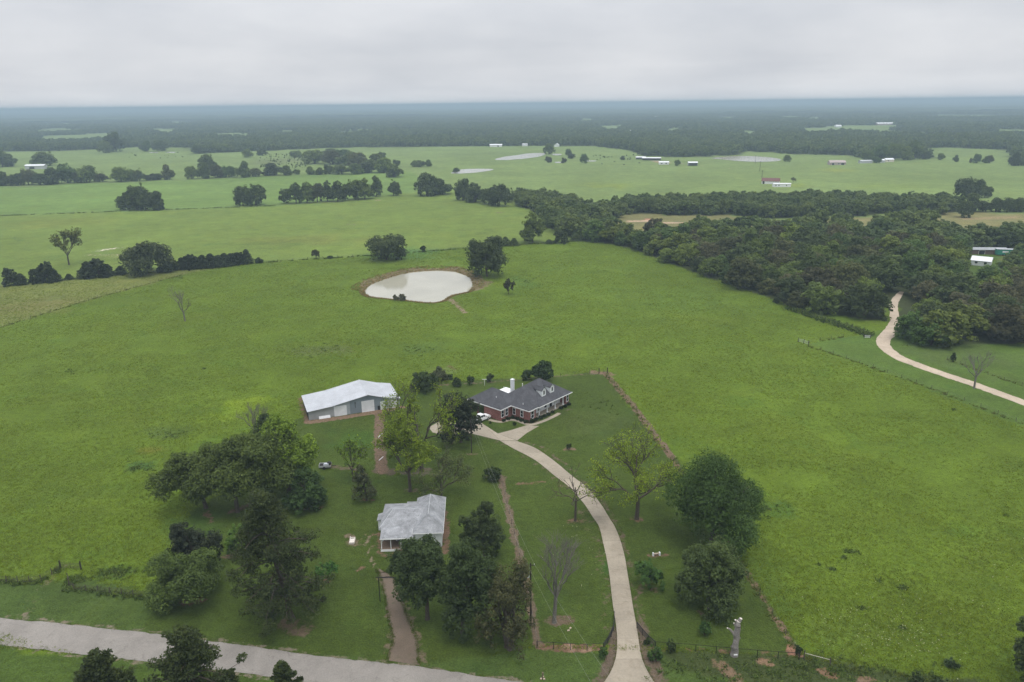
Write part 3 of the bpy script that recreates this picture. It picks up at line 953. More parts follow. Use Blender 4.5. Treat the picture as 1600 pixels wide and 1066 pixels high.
def opening(parent, face, pos, c, w, z0, h, name='window', trim='white', fill='glass', sub='pane', bars=True):
    """a framed opening on a wall: face f looks along -y, b along +y, s along -x, r along +x"""
    mb, mp = MB(), MB()
    t = 0.12

    def put(m, a0, a1, b0, b1, o0, o1):
        sgn = -1 if face in 'fs' else 1
        lo, hi = sorted((pos + sgn * o0, pos + sgn * o1))
        if face in 'fb':
            m.box(a0, a1, lo, hi, b0, b1)
        else:
            m.box(lo, hi, a0, a1, b0, b1)
    a0, a1, z1 = c - w / 2, c + w / 2, z0 + h
    put(mb, a0 - t, a0, z0 - t, z1 + t, -0.02, 0.07)
    put(mb, a1, a1 + t, z0 - t, z1 + t, -0.02, 0.07)
    put(mb, a0, a1, z1, z1 + t, -0.02, 0.068)
    put(mb, a0, a1, z0 - t, z0, -0.02, 0.085)
    if bars and fill == 'glass':
        put(mb, a0, a1, z0 + h / 2 - 0.03, z0 + h / 2 + 0.03, -0.02, 0.05)
    o = mb.build(name, M[trim], parent)
    put(mp, a0, a1, z0, z1, -0.02, 0.025)
    mp.build(sub, M[fill], o)
    return o


# ---------------------------------------------------------------- the brick house
EZ = 3.35
HC = at(826.8, 643.2, EZ)
house = empty('brick_house', (HC[0], HC[1], 0), RAD(48.5))
tag(house, 'long red brick house with charcoal hip roof, white dormers and columned porch', 'house')
MB().box(0.45, 3.30, 0.45, 11.6, 0, EZ - .04).box(16.2, 17.75, 0.45, 11.6, 0, EZ - .04).box(3.29, 16.21, 2.55, 11.59, 0, EZ - .045).build('wall', M['brick'], house)
MB().box(-3.75, 5.05, 6.75, 12.3, 0, EZ - .03).box(0.9, 5.04, 12.29, 18.1, 0, EZ - .035).build('garage_wall', M['brick'], house)
MB().box(3.32, 16.18, 2.40, 2.545, 0.30, EZ - .06).build('porch_wall', M['siding_clean'], house)
MB().box(3.32, 16.18, 0.40, 2.40, 0, 0.30).build('porch_floor', M['walk'], house)
MB().box(3.2, 16.3, 0.32, 0.62, EZ - .34, EZ - .07).build('porch_beam', M['white'], house)
r = hip(0, 13.0, 0, 12.0, EZ, 0.66).build('roof', M['shingle'], house)
fascia(0, 13.0, 0, 12.0, EZ).build('fascia', M['white'], r)
r2 = hip(3.7, 18.2, -0.3, 12.6, EZ + .03, 0.70).build('roof', M['shingle'], house)
fascia(3.7, 18.2, -0.3, 12.6, EZ + .03).build('fascia', M['white'], r2)
r3 = hip(-4.2, 5.5, 6.3, 18.6, EZ + .015, 0.66).build('garage_roof', M['shingle'], house)
fascia(-4.2, 5.5, 6.3, 18.6, EZ + .015).build('fascia', M['white'], r3)
for i, u in enumerate((4.9, 8.35, 11.8, 15.3)):
    m = MB().tube((u, 0.66, 0.50), (u, 0.66, EZ - .36), 0.17, 0.14, 10)
    c = m.build('porch_column', M['white'], house)
    MB().box(u - 0.22, u + 0.22, 0.44, 0.88, 0.301, 0.50).build('base', M['white'], c)
for v in (12.5, 15.2, 17.95):
    MB().box(-3.75, -3.35, v - 0.2, v + 0.2, 0, EZ - .06).build('carport_pillar', M['brick'], house)
MB().box(0.86, 0.897, 12.6, 17.9, 0.05, 3.0).build('carport_shade_sheet', M['dark'], house)  # black sheet before the brick, carport interior shade put in as colour
for c, w, z0, h in ((1.85, 1.1, 0.8, 1.9),):
    opening(house, 'f', 0.45, c, w, z0, h)
for c in (4.2, 6.9, 9.7, 14.0):
    opening(house, 'f', 2.40, c, 0.95, 0.75, 2.0)
opening(house, 'f', 2.40, 12.0, 1.05, 0.32, 2.3, 'front_door', 'white', 'dark', 'door_leaf', False)
opening(house, 'f', 0.45, 17.0, 0.8, 0.9, 1.8)
for c in (2.9, 5.6):
    opening(house, 's', 0.45, c, 0.8, 0.95, 1.7)
for c in (-2.9, -1.3):
    opening(house, 'f', 6.75, c, 0.95, 0.95, 1.8)
opening(house, 'r', 17.75, 4.0, 0.9, 0.8, 1.4)
MB().box(7.35, 8.2, 12.2, 13.0, 0, 7.0).box(7.28, 8.27, 12.13, 13.07, 7.0, 7.15).build('chimney', M['siding_clean'], house)
MB().tube((9.4, 10.3, 4.2), (9.4, 10.3, 6.0), 0.12, 0.12, 8).build('vent_pipe', M['white'], house)
MB().tube((-1.5, 10.2, 4.6), (-1.5, 10.2, 5.5), 0.07, 0.07, 6).build('vent_pipe', M['white'], house)
MB().tube((1.2, 3.1, 3.8), (1.2, 3.1, 4.6), 0.06, 0.06, 6).build('vent_pipe', M['white'], house)
mb = MB()
for i in range(9):
    a = 5.9 + i * 0.5
    mb.extrude([(a, 2.85), (a + 0.25, 2.92), (a + 0.496, 2.85), (a + 0.496, 2.80), (a + 0.25, 2.87), (a, 2.80)], 'y', 12.75, 17.4)
mb.build('patio_cover', M['white'], house)
for u, v in ((6.0, 18.0), (10.2, 18.0), (10.2, 13.4)):
    MB().box(u - 0.06, u + 0.06, v - 0.06, v + 0.06, 0, 2.9).build('patio_post', M['white'], house)
for uc in (8.2, 11.75):
    v0 = 1.7
    zb = EZ + .03 + (v0 + .3) * .70 - .25
    ze, zr = zb + 2.05, zb + 2.75
    s_ = 0.70
    ve = (ze - EZ - .03) / s_ - 0.3
    vr = (zr - EZ - .03) / s_ - 0.3
    x0, x1 = uc - 0.85, uc + 0.85
    mb = MB()
    f0, f1, f2, f3, f4 = (x0, v0, zb), (x1, v0, zb), (x1, v0, ze), (uc, v0, zr), (x0, v0, ze)
    mb.poly([f0, f1, f2, f3, f4]).poly([f0, f4, (x0, ve, ze)]).poly([f2, f1, (x1, ve, ze)])
    d = mb.build('dormer', M['siding_clean'], house)
    o = 0.16
    mr = MB()
    for sg, xe in ((-1, x0), (1, x1)):
        zz = ze - 0.12
        mr.poly([(uc, v0 - o, zr + 0.05), (xe + sg * o, v0 - o, zz + 0.03), (xe + sg * o, ve + 0.25, zz + 0.03), (uc, vr + 0.3, zr + 0.05)])
        mr.poly([(uc, v0 - o, zr - 0.06), (xe + sg * o, v0 - o, zz - 0.09), (xe + sg * o, v0 - o, zz + 0.03), (uc, v0 - o, zr + 0.05)])
        mr.poly([(xe + sg * o, v0 - o, zz - 0.09), (xe + sg * o, ve + 0.25, zz - 0.09), (xe + sg * o, ve + 0.25, zz + 0.03), (xe + sg * o, v0 - o, zz + 0.03)])
    mr.build('dormer_roof', M['shingle'], d)
    opening(d, 'f', v0, uc, 0.62, zb + 0.42, 1.0, 'dormer_window', 'white', 'glass', 'pane') if False else None
    mw = MB().box(uc - 0.3, uc + 0.3, v0 - 0.03, v0 - 0.004, zb + 0.65, zb + 1.75)
    mw.build('window_pane', M['glass'], d)
    MB().box(uc - 0.40, uc - 0.305, v0 - 0.06, v0 - 0.004, zb + 0.56, zb + 1.85).box(uc + 0.305, uc + 0.40, v0 - 0.06, v0 - 0.004, zb + 0.56, zb + 1.85).build('window_trim', M['white'], d)

# ---------------------------------------------------------------- the old white farmhouse
FO = at(601, 860) + np.array([0.04, -0.32, 0])
farm = empty('farmhouse', tuple(FO), RAD(2.5))
tag(farm, 'old white board farmhouse with pale grey hip roof and open front porch', 'house')
MB().box(5.65, 10.75, 0.75, 13.6, 0.15, 3.25).build('wall', M['siding'], farm)
MB().box(-0.75, 5.66, 2.75, 11.9, 0.15, 3.2).build('wing_wall', M['siding'], farm)
r = hip(5.3, 11.1, 0.4, 14.0, 3.25, 0.83).build('roof', M['old_roof'], farm)
MB().box(5.25, 11.15, 0.36, 0.396, 3.12, 3.27).box(11.104, 11.14, 0.4, 14.0, 3.12, 3.27).box(5.26, 5.296, 0.4, 3, 3.12, 3.27).build('eave_board', M['white'], r)
mb = MB()
A, B, C, D = (-1.1, 2.6, 3.32), (6.2, 2.6, 3.32), (8.2, 12.2, 3.12), (-1.1, 12.2, 3.12)
R1, R2 = (1.15, 6.7, 5.0), (8.2, 6.7, 5.0)
mb.poly([A, B, R2, R1]).poly([C, D, R1, R2]).poly([D, A, R1])
mb.poly([(-0.7, -0.25, 2.78), (5.55, -0.25, 2.78), (5.55, 2.75, 3.375), (-0.7, 2.75, 3.375)])
wr = mb.build('wing_roof', M['old_roof'], farm)
sm = wr.modifiers.new('thickness', 'SOLIDIFY')
sm.thickness, sm.offset = 0.10, -1
MB().box(-0.72, 5.5, -0.30, -0.255, 2.60, 2.79).build('eave_board', M['white'], wr)
# pale ridge caps
MB().tube((8.2, 3.3, 5.64), (8.2, 11.1, 5.64), 0.07, 0.07, 5).build('ridge_cap', M['far_grey'], r)
MB().tube((1.15, 6.7, 5.0), (7.2, 6.7, 5.0), 0.06, 0.06, 5).build('ridge_cap', M['far_grey'], wr)
MB().tube((1.15, 6.7, 5.0), (-1.1, 2.6, 3.34), 0.05, 0.05, 5).build('hip_cap', M['far_grey'], wr)
MB().box(-0.65, 5.6, -0.1, 2.74, 0.42, 0.52).build('porch_floor', M['wood'], farm)
MB().box(-0.66, 3.0, -0.14, -0.06, 0.0, 0.46).box(-0.69, -0.61, -0.06, 2.7, 0, 0.46).build('porch_skirt', M['white'], farm)
for x in (-0.5, 1.25, 3.15, 5.2):
    MB().box(x - 0.06, x + 0.06, 0.0, 0.12, 0.52, 2.74).build('porch_post', M['white'], farm)
for i in range(3):
    MB().box(2.1, 3.5, -0.45 - 0.3 * i, -0.15 - 0.3 * i, 0.0, 0.40 - 0.13 * i).build('step', M['wood'], farm)
MB().box(-0.45, 5.4, 2.70, 2.745, 0.53, 1.5).build('wainscot', M['wood'], farm)
opening(farm, 'f', 2.70, 0.7, 0.9, 1.55, 1.2)
opening(farm, 'f', 2.70, 2.5, 0.95, 0.54, 2.1, 'front_door', 'white', 'dark', 'door_leaf', False)
opening(farm, 'f', 2.70, 4.5, 0.9, 1.5, 1.2)
opening(farm, 'f', 0.75, 8.2, 1.3, 0.95, 1.5, 'window', 'white', 'grey_wall', 'shutter', False)
for v in (3.5, 7.5, 11.0):
    opening(farm, 'r', 10.75, v, 0.8, 1.0, 1.5)
opening(farm, 's', -0.75, 5.0, 0.8, 1.0, 1.4)
MB().box(-2.0, -0.76, 7.4, 9.6, 0, 2.25).build('side_room', M['siding'], farm)
sr = MB().poly([(-2.2, 7.2, 2.28), (-0.72, 7.2, 2.75), (-0.72, 9.8, 2.75), (-2.2, 9.8, 2.28)]).build('side_room_roof', M['old_roof'], farm)
s2 = sr.modifiers.new('thickness', 'SOLIDIFY')
s2.thickness = 0.08
MB().box(3.4, 5.4, 11.91, 13.6, 0, 2.5).build('back_room', M['siding'], farm)
sr = MB().poly([(3.2, 11.95, 2.9), (5.6, 11.95, 2.9), (5.6, 13.9, 2.5), (3.2, 13.9, 2.5)]).build('back_room_roof', M['old_roof'], farm)
s2 = sr.modifiers.new('thickness', 'SOLIDIFY')
s2.thickness = 0.08

# ---------------------------------------------------------------- the metal barn
barn = empty('metal_barn', tuple(at(483, 657)), RAD(21.3))
tag(barn, 'wide metal barn with pale galvanised roof, blue grey gable and white overhead doors', 'barn')
PR = [(-0.35, 2.62), (6.4, 3.22), (16.0, 4.95), (20.7, 3.45), (24.9, 2.6)]


def prz(x):
    return float(np.interp(x, [p[0] for p in PR], [p[1] for p in PR]))


DEP = 12.2
roof_b = None
for i in range(4):
    (xa, za), (xb, zb) = PR[i], PR[i + 1]
    o_ = 0.0 if i in (1, 2) else -0.03
    mb = MB().extrude([(xa, za + o_), (xb, zb + o_), (xb, zb + o_ - 0.08), (xa, za + o_ - 0.08)], 'y', -0.45, DEP + 0.3)
    pr = mb.build('roof_panel', M['metal_roof'], barn)
MB().extrude([(15.75, 4.93), (16.0, 5.0), (16.25, 4.90), (16.0, 4.96)], 'y', -0.46, DEP + 0.31).build('ridge_cap', M['metal_roof'], barn)


def wallprof(x0, x1, drop=0.12):
    xs = [x0] + [p[0] for p in PR if x0 < p[0] < x1] + [x1]
    return [(x0, 0.0), (x1, 0.0)] + [(x, prz(x) - drop) for x in xs[::-1]]


MB().extrude(wallprof(0.0, 6.6), 'y', 0.0, DEP).build('lean_to_wall', M['grey_wall'], barn)
MB().extrude(wallprof(6.6, 11.0), 'y', 0.03, DEP - 0.03).build('lean_to_wall', M['pale_wall'], barn)
MB().extrude(wallprof(11.0, 20.6), 'y', -0.02, DEP + 0.02).build('gable_wall', M['blue_wall'], barn)
MB().extrude(wallprof(20.6, 24.6), 'y', 0.0, DEP).build('lean_to_wall', M['pale_wall'], barn)
opening(barn, 'f', 0.03, 8.4, 3.1, 0.05, 2.65, 'overhead_door', 'far_white', 'door', 'door_leaf', False)
opening(barn, 'f', -0.02, 15.85, 3.2, 0.05, 3.0, 'overhead_door', 'far_white', 'door', 'door_leaf', False)
opening(barn, 'f', -0.02, 19.85, 0.95, 0.05, 2.1, 'walk_door', 'far_white', 'door', 'door_leaf', False)
opening(barn, 'f', 0.0, 22.6, 2.2, 0.05, 2.2, 'overhead_door', 'far_white', 'door', 'door_leaf', False)
MB().box(12.35, 12.5, -0.16, -0.02, 2.9, 3.3).tube((12.42, -0.1, 1.6), (12.42, -0.1, 2.9), 0.05, 0.05, 6).build('wall_lamp', M['black'], barn)
MB().box(-0.05, -0.012, 0.4, DEP - 0.4, 0.05, 2.3).build('side_shade_panel', M['dark'], barn)  # black panel on the solid wall, painting the shade of an open side
o = MB().poly([(2.6, -0.35, 0.02), (5.6, -0.35, 0.02), (5.6, -0.05, 0.72), (2.6, -0.05, 0.72)]).box(2.6, 5.6, -0.36, -0.33, 0.02, 0.06)
o = o.build('metal_sheet', M['far_white'], None, barn.location, barn.rotation_euler)
tag(o, 'long white metal sheet leaning against the left foot of the barn wall', 'metal sheet')


# ---------------------------------------------------------------- far and half-hidden buildings
def far_house(name, label, px, py, w, d, h, rise, rz, wall, roof, openings=(), cat='building', open_front=False):
    p = at(px, py)
    root = empty(name, (p[0], p[1], 0), RAD(rz))
    tag(root, label, cat)
    if open_front:
        m = MB().box(-w / 2, w / 2, d / 2 - 0.2, d / 2, 0, h).box(-w / 2, -w / 2 + 0.2, -d / 2, d / 2 - 0.21, 0, h).box(w / 2 - 0.2, w / 2, -d / 2, d / 2 - 0.21, 0, h)
        m.build('wall', M[wall], root)
    else:
        m = MB().box(-w / 2, w / 2, -d / 2, d / 2, 0, h)
        m.poly([(-w / 2, -d / 2, h), (-w / 2, 0, h + rise * 0.97), (-w / 2, d / 2, h)]).poly([(w / 2, -d / 2, h), (w / 2, d / 2, h), (w / 2, 0, h + rise * 0.97)])
        m.build('wall', M[wall], root)
    e, t = 0.35, 0.12
    zo = h - rise * e / (d / 2)
    MB().extrude([(-d / 2 - e, zo), (0, h + rise), (d / 2 + e, zo), (d / 2 + e, zo + t), (0, h + rise + t), (-d / 2 - e, zo + t)], 'x', -w / 2 - e, w / 2 + e).build('roof', M[roof], root)
    for kind_, c, ww, z0, hh in openings:
        opening(root, 'f', -d / 2, c, ww, z0, hh, kind_, 'white', 'dark' if kind_ == 'doorway' else 'glass', 'opening' if kind_ == 'doorway' else 'pane', False)  # doorways are flat black panels, their inner shade is painted
    return root


far_house('long_shed', 'long pale metal shed with a dark doorway in the far left pasture', 57, 264, 26, 9, 4.6, 1.6, 3, 'far_grey', 'far_white', (('doorway', -3.5, 7, 0, 3.2),), 'shed')
far_house('farm_shed', 'small white roofed shed among trees beyond the far left pasture', 231, 221, 18, 10, 4, 2, 8, 'far_grey', 'far_white', (), 'shed')
far_house('poultry_house', 'long low white building at the far wood edge, left of the long pond', 775, 229.5, 24, 9, 3.6, 1.6, 0, 'far_white', 'far_white', (('doorway', 4, 2.5, 0, 2.5),), 'shed')
far_house('cottage', 'tiny white cottage at the wood edge, above the left end of the long pond', 820, 228.5, 10, 8, 3.2, 2, 10, 'far_white', 'far_grey', (), 'house')
far_house('cottage', 'tiny white gabled cottage at the wood edge behind the pond tree', 870, 229.5, 9, 9, 3.4, 3, 80, 'far_white', 'far_white', (('window', 0, 1.4, 1, 1.2),), 'house')
far_house('mobile_home', 'long white mobile home in the open meadow, nearest of the meadow buildings', 1221, 292, 16.5, 5.0, 3.0, 0.5, -4, 'far_white', 'far_white', (('window', -6, 0.9, 1.0, 1.2), ('window', -3.2, 0.9, 1.0, 1.2), ('window', 4, 0.9, 1.0, 1.2)), 'house')
far_house('red_roofed_barn', 'white walled barn with rusty red roof behind the white mobile home', 1204, 287, 17, 9, 2.8, 2.7, -22, 'far_white', 'rust_roof', (('doorway', -6.5, 1.8, 0, 2.5),), 'barn')
far_house('pole_shed', 'pale roofed cattle shed, leftmost of the sheds on the bare meadow strip', 1001, 249, 14, 8, 3.0, 0.9, -8, 'far_grey', 'far_white', (), 'shed', True)
far_house('pole_shed', 'long cattle shed with dark open front on the bare meadow strip', 1018, 250.5, 26, 9, 3.2, 0.9, -10, 'brown_wall', 'far_white', (), 'shed', True)
far_house('ranch_house', 'low pale house between the long cattle shed and a lone bush', 1037, 257, 13, 8, 2.9, 1.2, -8, 'far_white', 'far_white', (('window', -3, 2, 1, 1.2), ('window', 3, 2, 1, 1.2)), 'house')
far_house('hay_shed', 'white roofed shed with dark open side, rightmost on the bare meadow strip', 1082, 259, 12, 9, 4, 1.2, -6, 'far_grey', 'far_white', (), 'shed', True)
far_house('cluttered_house', 'pinkish grey house with pale roof amid clutter in the right meadow', 1307, 257.5, 20, 10, 3.2, 2.4, -4, 'pink_wall', 'pink_wall', (('doorway', -6, 3, 0, 2.4), ('window', 1, 2, 1, 1.2), ('doorway', 6, 4, 0, 2.4)), 'house')
far_house('white_farmhouse', 'tiny white house with bright roof framed by the wood right of the clutter', 1327, 237, 9, 9, 3.2, 3.0, 20, 'far_white', 'far_white', (), 'house')
far_house('low_shed', 'low grey shed with white end left of the dark meadow trees', 1352, 255, 16, 7, 2.8, 1.2, 4, 'far_grey', 'far_grey', (), 'shed')
far_house('cream_house', 'cream house tucked under the dark meadow trees', 1388, 253, 11, 8, 3.2, 1.5, 2, 'slab_white', 'far_white', (('window', -2, 1.4, 1, 1.2),), 'house')
far_house('small_outbuilding', 'small grey outbuilding left of the cream house under the dark trees', 1377, 254, 6, 6, 3, 1.2, 4, 'far_grey', 'far_white', (), 'shed')
far_house('distant_warehouse', 'long pale roofs at the top of the far right clearing', 1385, 195.5, 70, 25, 5, 3, 2, 'pink_wall', 'far_white', (), 'building')
far_house('distant_house', 'white speck of a house left in the far right clearing', 1309, 199, 18, 12, 4, 3, 10, 'far_white', 'far_white', (), 'house')
far_house('distant_barn', 'white barn speck alone in the far woods right of the centre', 1027, 185, 26, 18, 6, 4, 5, 'far_white', 'far_white', (), 'barn')
far_house('distant_shed', 'pale shed speck in the far woods left of the white barn speck', 973, 184.5, 24, 16, 5, 3, 5, 'far_white', 'far_white', (), 'shed')
far_house('woodland_house', 'pale house just inside the far wood above the sheds', 990, 208, 20, 12, 5, 3, 5, 'far_white', 'far_white', (), 'house')

# homestead in the clearing of the right wood
far_house('tin_shed', 'low grey tin shed with rusty patches beside the green awning', 1540, 396, 19, 6, 2.5, 0.7, -6, 'brown_wall', 'grey_wall', (('doorway', -3.5, 3, 0, 2.0), ('doorway', 6.5, 4.5, 0, 2.1)), 'shed')
g = at(1569, 399)
gt = empty('green_trailer', (g[0], g[1], 0), RAD(-14))
tag(gt, 'green sided trailer with pale roof edge in the clearing of the right wood', 'trailer')
MB().box(-4.2, 4.2, -1.6, 1.6, 0.5, 3.3).build('body', M['green_tarp'], gt)
MB().box(-4.35, 4.35, -1.75, 1.75, 3.3, 3.45).build('roof', M['grey_metal'], gt)
MB().box(-1.6, 1.2, -1.64, -1.6, 1.7, 2.5).build('window_panel', M['far_white'], gt)
for x in (-1.2, 0.2):
    MB().tube((x, -1.62, 0.42), (x, -1.35, 0.42), 0.42, 0.42, 12).build('wheel', M['rubber'], gt)
MB().box(4.5, 4.6, -0.6, -0.5, 0, 5.2).box(5.5, 5.6, -0.6, -0.5, 0, 5.2).box(4.5, 5.6, -0.62, -0.48, 5.2, 5.32).build('end_frame', M['grey_metal'], gt)
far_house('white_cottage', 'white roofed cottage half hidden by trees in front of the green trailer', 1533, 414, 8.5, 6, 2.6, 1.6, -38, 'siding', 'far_white', (('window', -2, 1.2, 1, 1.1), ('window', 2, 1.2, 1, 1.1)), 'house')
far_house('hidden_shed', 'white roof showing between trees left of the gravel lane', 1326, 474, 9, 5, 2.6, 0.6, 6, 'far_grey', 'far_white', (), 'shed')
far_house('rusty_cabin', 'grey and rust coloured cabin roof showing among the trees above the lane', 1373, 424, 9, 6, 4.0, 1.5, 4, 'pink_wall', 'rust_roof', (('window', 2, 2.0, 1.6, 1.4), ('window', -2, 2.0, 1.6, 1.4)), 'house')

# ================================================================== things
# ---------------------------------------------------------------- white pickup in front of the carport
pa, pb = at(764, 652.5), at(738.5, 663)
truck = empty('pickup_truck', ((pa[0] + pb[0]) / 2, (pa[1] + pb[1]) / 2, 0.05), math.atan2(pa[1] - pb[1], pa[0] - pb[0]))
tag(truck, 'white pickup truck parked by the carport behind the dark magnolia', 'truck')
W2 = 0.96
mb = MB()
body = [(-2.85, 0.55), (-2.85, 1.15), (-0.75, 1.18), (1.30, 1.18), (2.55, 1.08), (2.85, 0.95), (2.88, 0.50), (2.35, 0.42), (-2.4, 0.42)]
mb.extrude([(x, z) for x, z in body], 'y', -W2, W2)
mb.build('body', M['car_paint'], truck)
cab = [(-0.78, 1.17), (-0.62, 1.86), (-0.30, 1.93), (0.55, 1.91), (1.30, 1.17)]
mb = MB()
b0 = len(mb.v)
for yy, ins in ((-W2 + 0.04, 0.0), (W2 - 0.04, 0.0)):
    for x, z in cab:
        k = 0.20 if z > 1.5 else 0.0
        mb.v.append((x, yy * (1 - k), z))
n = len(cab)
mb.f.append(tuple(range(n)))
mb.f.append(tuple(range(2 * n - 1, n - 1, -1)))
for i in range(n):
    j = (i + 1) % n
    mb.f.append((i, n + i, n + j, j))
mb.build('cab', M['car_paint'], truck)
for sg, nm in ((-1, 'side_window'), (1, 'side_window')):
    for x0, x1, x2, x3 in ((-0.60, 0.02, 0.02, -0.52), (0.10, 0.98, 0.52, 0.10)):
        def py_(z):
            return sg * ((W2 - 0.04) * (1 - 0.20 * (z - 1.17) / 0.72) + 0.012)
        MB().poly([(x0, py_(1.24), 1.24), (x1, py_(1.24), 1.24), (x2, py_(1.78), 1.78), (x3, py_(1.78), 1.78)][::sg]).build(nm, M['glass'], truck)
MB().poly([(1.262, -0.80, 1.24), (1.262, 0.80, 1.24), (0.62, 0.66, 1.87), (0.62, -0.66, 1.87)]).build('windshield', M['glass'], truck)
MB().poly([(-0.80, 0.72, 1.28), (-0.80, -0.72, 1.28), (-0.68, -0.62, 1.78), (-0.68, 0.62, 1.78)]).build('rear_window', M['glass'], truck)
MB().box(-2.75, -0.9, -0.80, 0.80, 1.165, 1.19).build('bed_liner', M['black'], truck)
for sg in (-1, 1):
    MB().box(-2.8, -0.85, sg * 0.9 - 0.05, sg * 0.9 + 0.05, 1.17, 1.24).build('bed_rail', M['car_paint'], truck)
    for x in (-1.75, 1.85):
        w = MB().tube((x, sg * (W2 - 0.22), 0.37), (x, sg * (W2 + 0.02), 0.37), 0.37, 0.37, 16).build('wheel', M['rubber'], truck)
        MB().tube((x, sg * (W2 + 0.021), 0.37), (x, sg * (W2 + 0.04), 0.37), 0.21, 0.19, 12).build('rim', M['chrome'], w)
    MB().box(2.83, 2.90, sg * 0.72 - 0.16, sg * 0.72 + 0.16, 0.72, 0.90).build('headlight', M['glass'], truck)
    MB().box(-2.88, -2.84, sg * 0.86 - 0.07, sg * 0.86 + 0.07, 0.75, 1.05).build('tail_light', M['red_lens'], truck)
    MB().box(1.0, 1.15, sg * 1.0 - 0.1, sg * 1.0 + 0.1, 1.2, 1.36).build('mirror', M['black'], truck)
MB().box(2.84, 2.96, -0.85, 0.85, 0.42, 0.62).build('bumper', M['chrome'], truck)
MB().box(-2.98, -2.86, -0.85, 0.85, 0.42, 0.60).build('bumper', M['chrome'], truck)


# ---------------------------------------------------------------- utility poles and cables
def wire_span(name, label, a, b, sag, r=0.010, mat='cable'):
    a, b = Vector(a), Vector(b)
    mb = MB()
    prev = None
    for i in range(15):
        t = i / 14
        p = a.lerp(b, t) - Vector((0, 0, sag * 4 * t * (1 - t)))
        if prev is not None:
            mb.tube(prev, p, r, r, 4)
        prev = p
    return tag(mb.build(name, M[mat]), label, 'cable')


pb_ = at(829.5, 978)
PH = height_at(829.5, 978, 828, 880)
pole = empty('utility_pole', (pb_[0], pb_[1], 0))
tag(pole, 'dark wooden utility pole with grey transformer beside the front yard fence', 'utility pole')
MB().tube((0, 0, 0), (0, 0, PH), 0.16, 0.11, 8).build('post', M['pole'], pole)
MB().tube((-0.42, -0.05, PH - 2.45), (-0.42, -0.05, PH - 1.35), 0.25, 0.25, 12).tube((-0.42, -0.05, PH - 1.35), (-0.42, -0.05, PH - 1.25), 0.25, 0.12, 12).build('transformer', M['grey_metal'], pole)
MB().box(-0.65, 0.65, -0.05, 0.05, PH - 0.42, PH - 0.32).build('crossarm', M['pole'], pole)
for x in (-0.58, 0.58):
    MB().tube((x, 0, PH - 0.32), (x, 0, PH - 0.1), 0.05, 0.03, 6).build('insulator', M['white'], pole)
hb = at(737, 708)
HPH = 9.2
hp = empty('utility_pole', (hb[0], hb[1], 0))
tag(hp, 'slim dark utility pole standing in the lawn below the dark magnolia', 'utility pole')
MB().tube((0, 0, 0), (0, 0, HPH), 0.13, 0.09, 8).build('post', M['pole'], hp)
MB().box(-0.3, 0.3, -0.04, 0.04, HPH - 0.5, HPH - 0.42).build('crossarm', M['pole'], hp)
for s_, nm in ((-0.55, 'left'), (0.55, 'right')):
    wire_span('power_cable', 'thin power cable from the transformer pole to the magnolia pole, %s strand' % nm, (pb_[0] + s_, pb_[1], PH - 0.12), (hb[0] + s_ * 0.4, hb[1], HPH - 0.4), 1.2)
    e_ = at(945 + s_ * 30, 1085, 8.0)
    wire_span('power_cable', 'thin power cable from the transformer pole towards the road, %s strand' % nm, (pb_[0] + s_, pb_[1], PH - 0.12), (e_[0] * 1.25 - pb_[0] * 0.25, e_[1] * 1.25 - pb_[1] * 0.25, 9.0), 0.6)
for i, (px, py, hh, lab) in enumerate(((1187, 268, 12, 'thin utility pole alone in the meadow left of the red roofed barn'), (1190, 283, 11, 'short utility pole at the left end of the red roofed barn'), (1180, 256, 11, 'distant utility pole in the meadow below the right pond'))):
    q = at(px, py)
    u = empty('utility_pole', (q[0], q[1], 0))
    tag(u, lab, 'utility pole')
    MB().tube((0, 0, 0), (0, 0, hh), 0.22, 0.16, 6).build('post', M['pole'], u)
    MB().box(-1.1, 1.1, -0.08, 0.08, hh - 0.9, hh - 0.7).build('crossarm', M['pole'], u)

# ---------------------------------------------------------------- fences
_post_cache = {}


def post_mesh(r, h, mat, n=6):
    k = (r, h, mat, n)
    if k not in _post_cache:
        _post_cache[k] = MB().tube((0, 0, -0.15), (0, 0, h), r, r * 0.85, n).mesh('post', M[mat])
    return _post_cache[k]


def fence(label, pts, spacing=4.0, h=1.25, r=0.06, mat='post', wires=(0.35, 0.7, 1.05), wr=0.012, wmat='wire', px=True, jitter=0.05, name='wire_fence', rail=None):
    w = atl(pts) if px else np.asarray(pts, float)
    root = empty(name, (w[0][0], w[0][1], 0))
    tag(root, label, 'fence')
    o0 = w[0]
    seg = np.linalg.norm(np.diff(w, axis=0), axis=1)
    L = np.concatenate([[0], np.cumsum(seg)])
    n = max(2, int(round(L[-1] / spacing)) + 1)
    ss = np.linspace(0, L[-1], n)
    P = np.stack([np.interp(ss, L, w[:, 0]), np.interp(ss, L, w[:, 1])], 1)
    me = post_mesh(r, h, mat)
    rr = random.Random(len(label))
    for p in P:
        o = link('post', me, root, (p[0] - o0[0], p[1] - o0[1], 0), (rr.uniform(-jitter, jitter), rr.uniform(-jitter, jitter), rr.uniform(0, 3)))
        k = 1 + rr.uniform(-jitter, jitter) * 1.5
        o.scale = (1, 1, k)
    for z in wires:
        mb = MB()
        for a, b in zip(P[:-1], P[1:]):
            mb.tube((a[0] - o0[0], a[1] - o0[1], z), (b[0] - o0[0], b[1] - o0[1], z), wr, wr, 4)
        mb.build('wire' if not rail else 'rail', M[wmat], root)
    return root


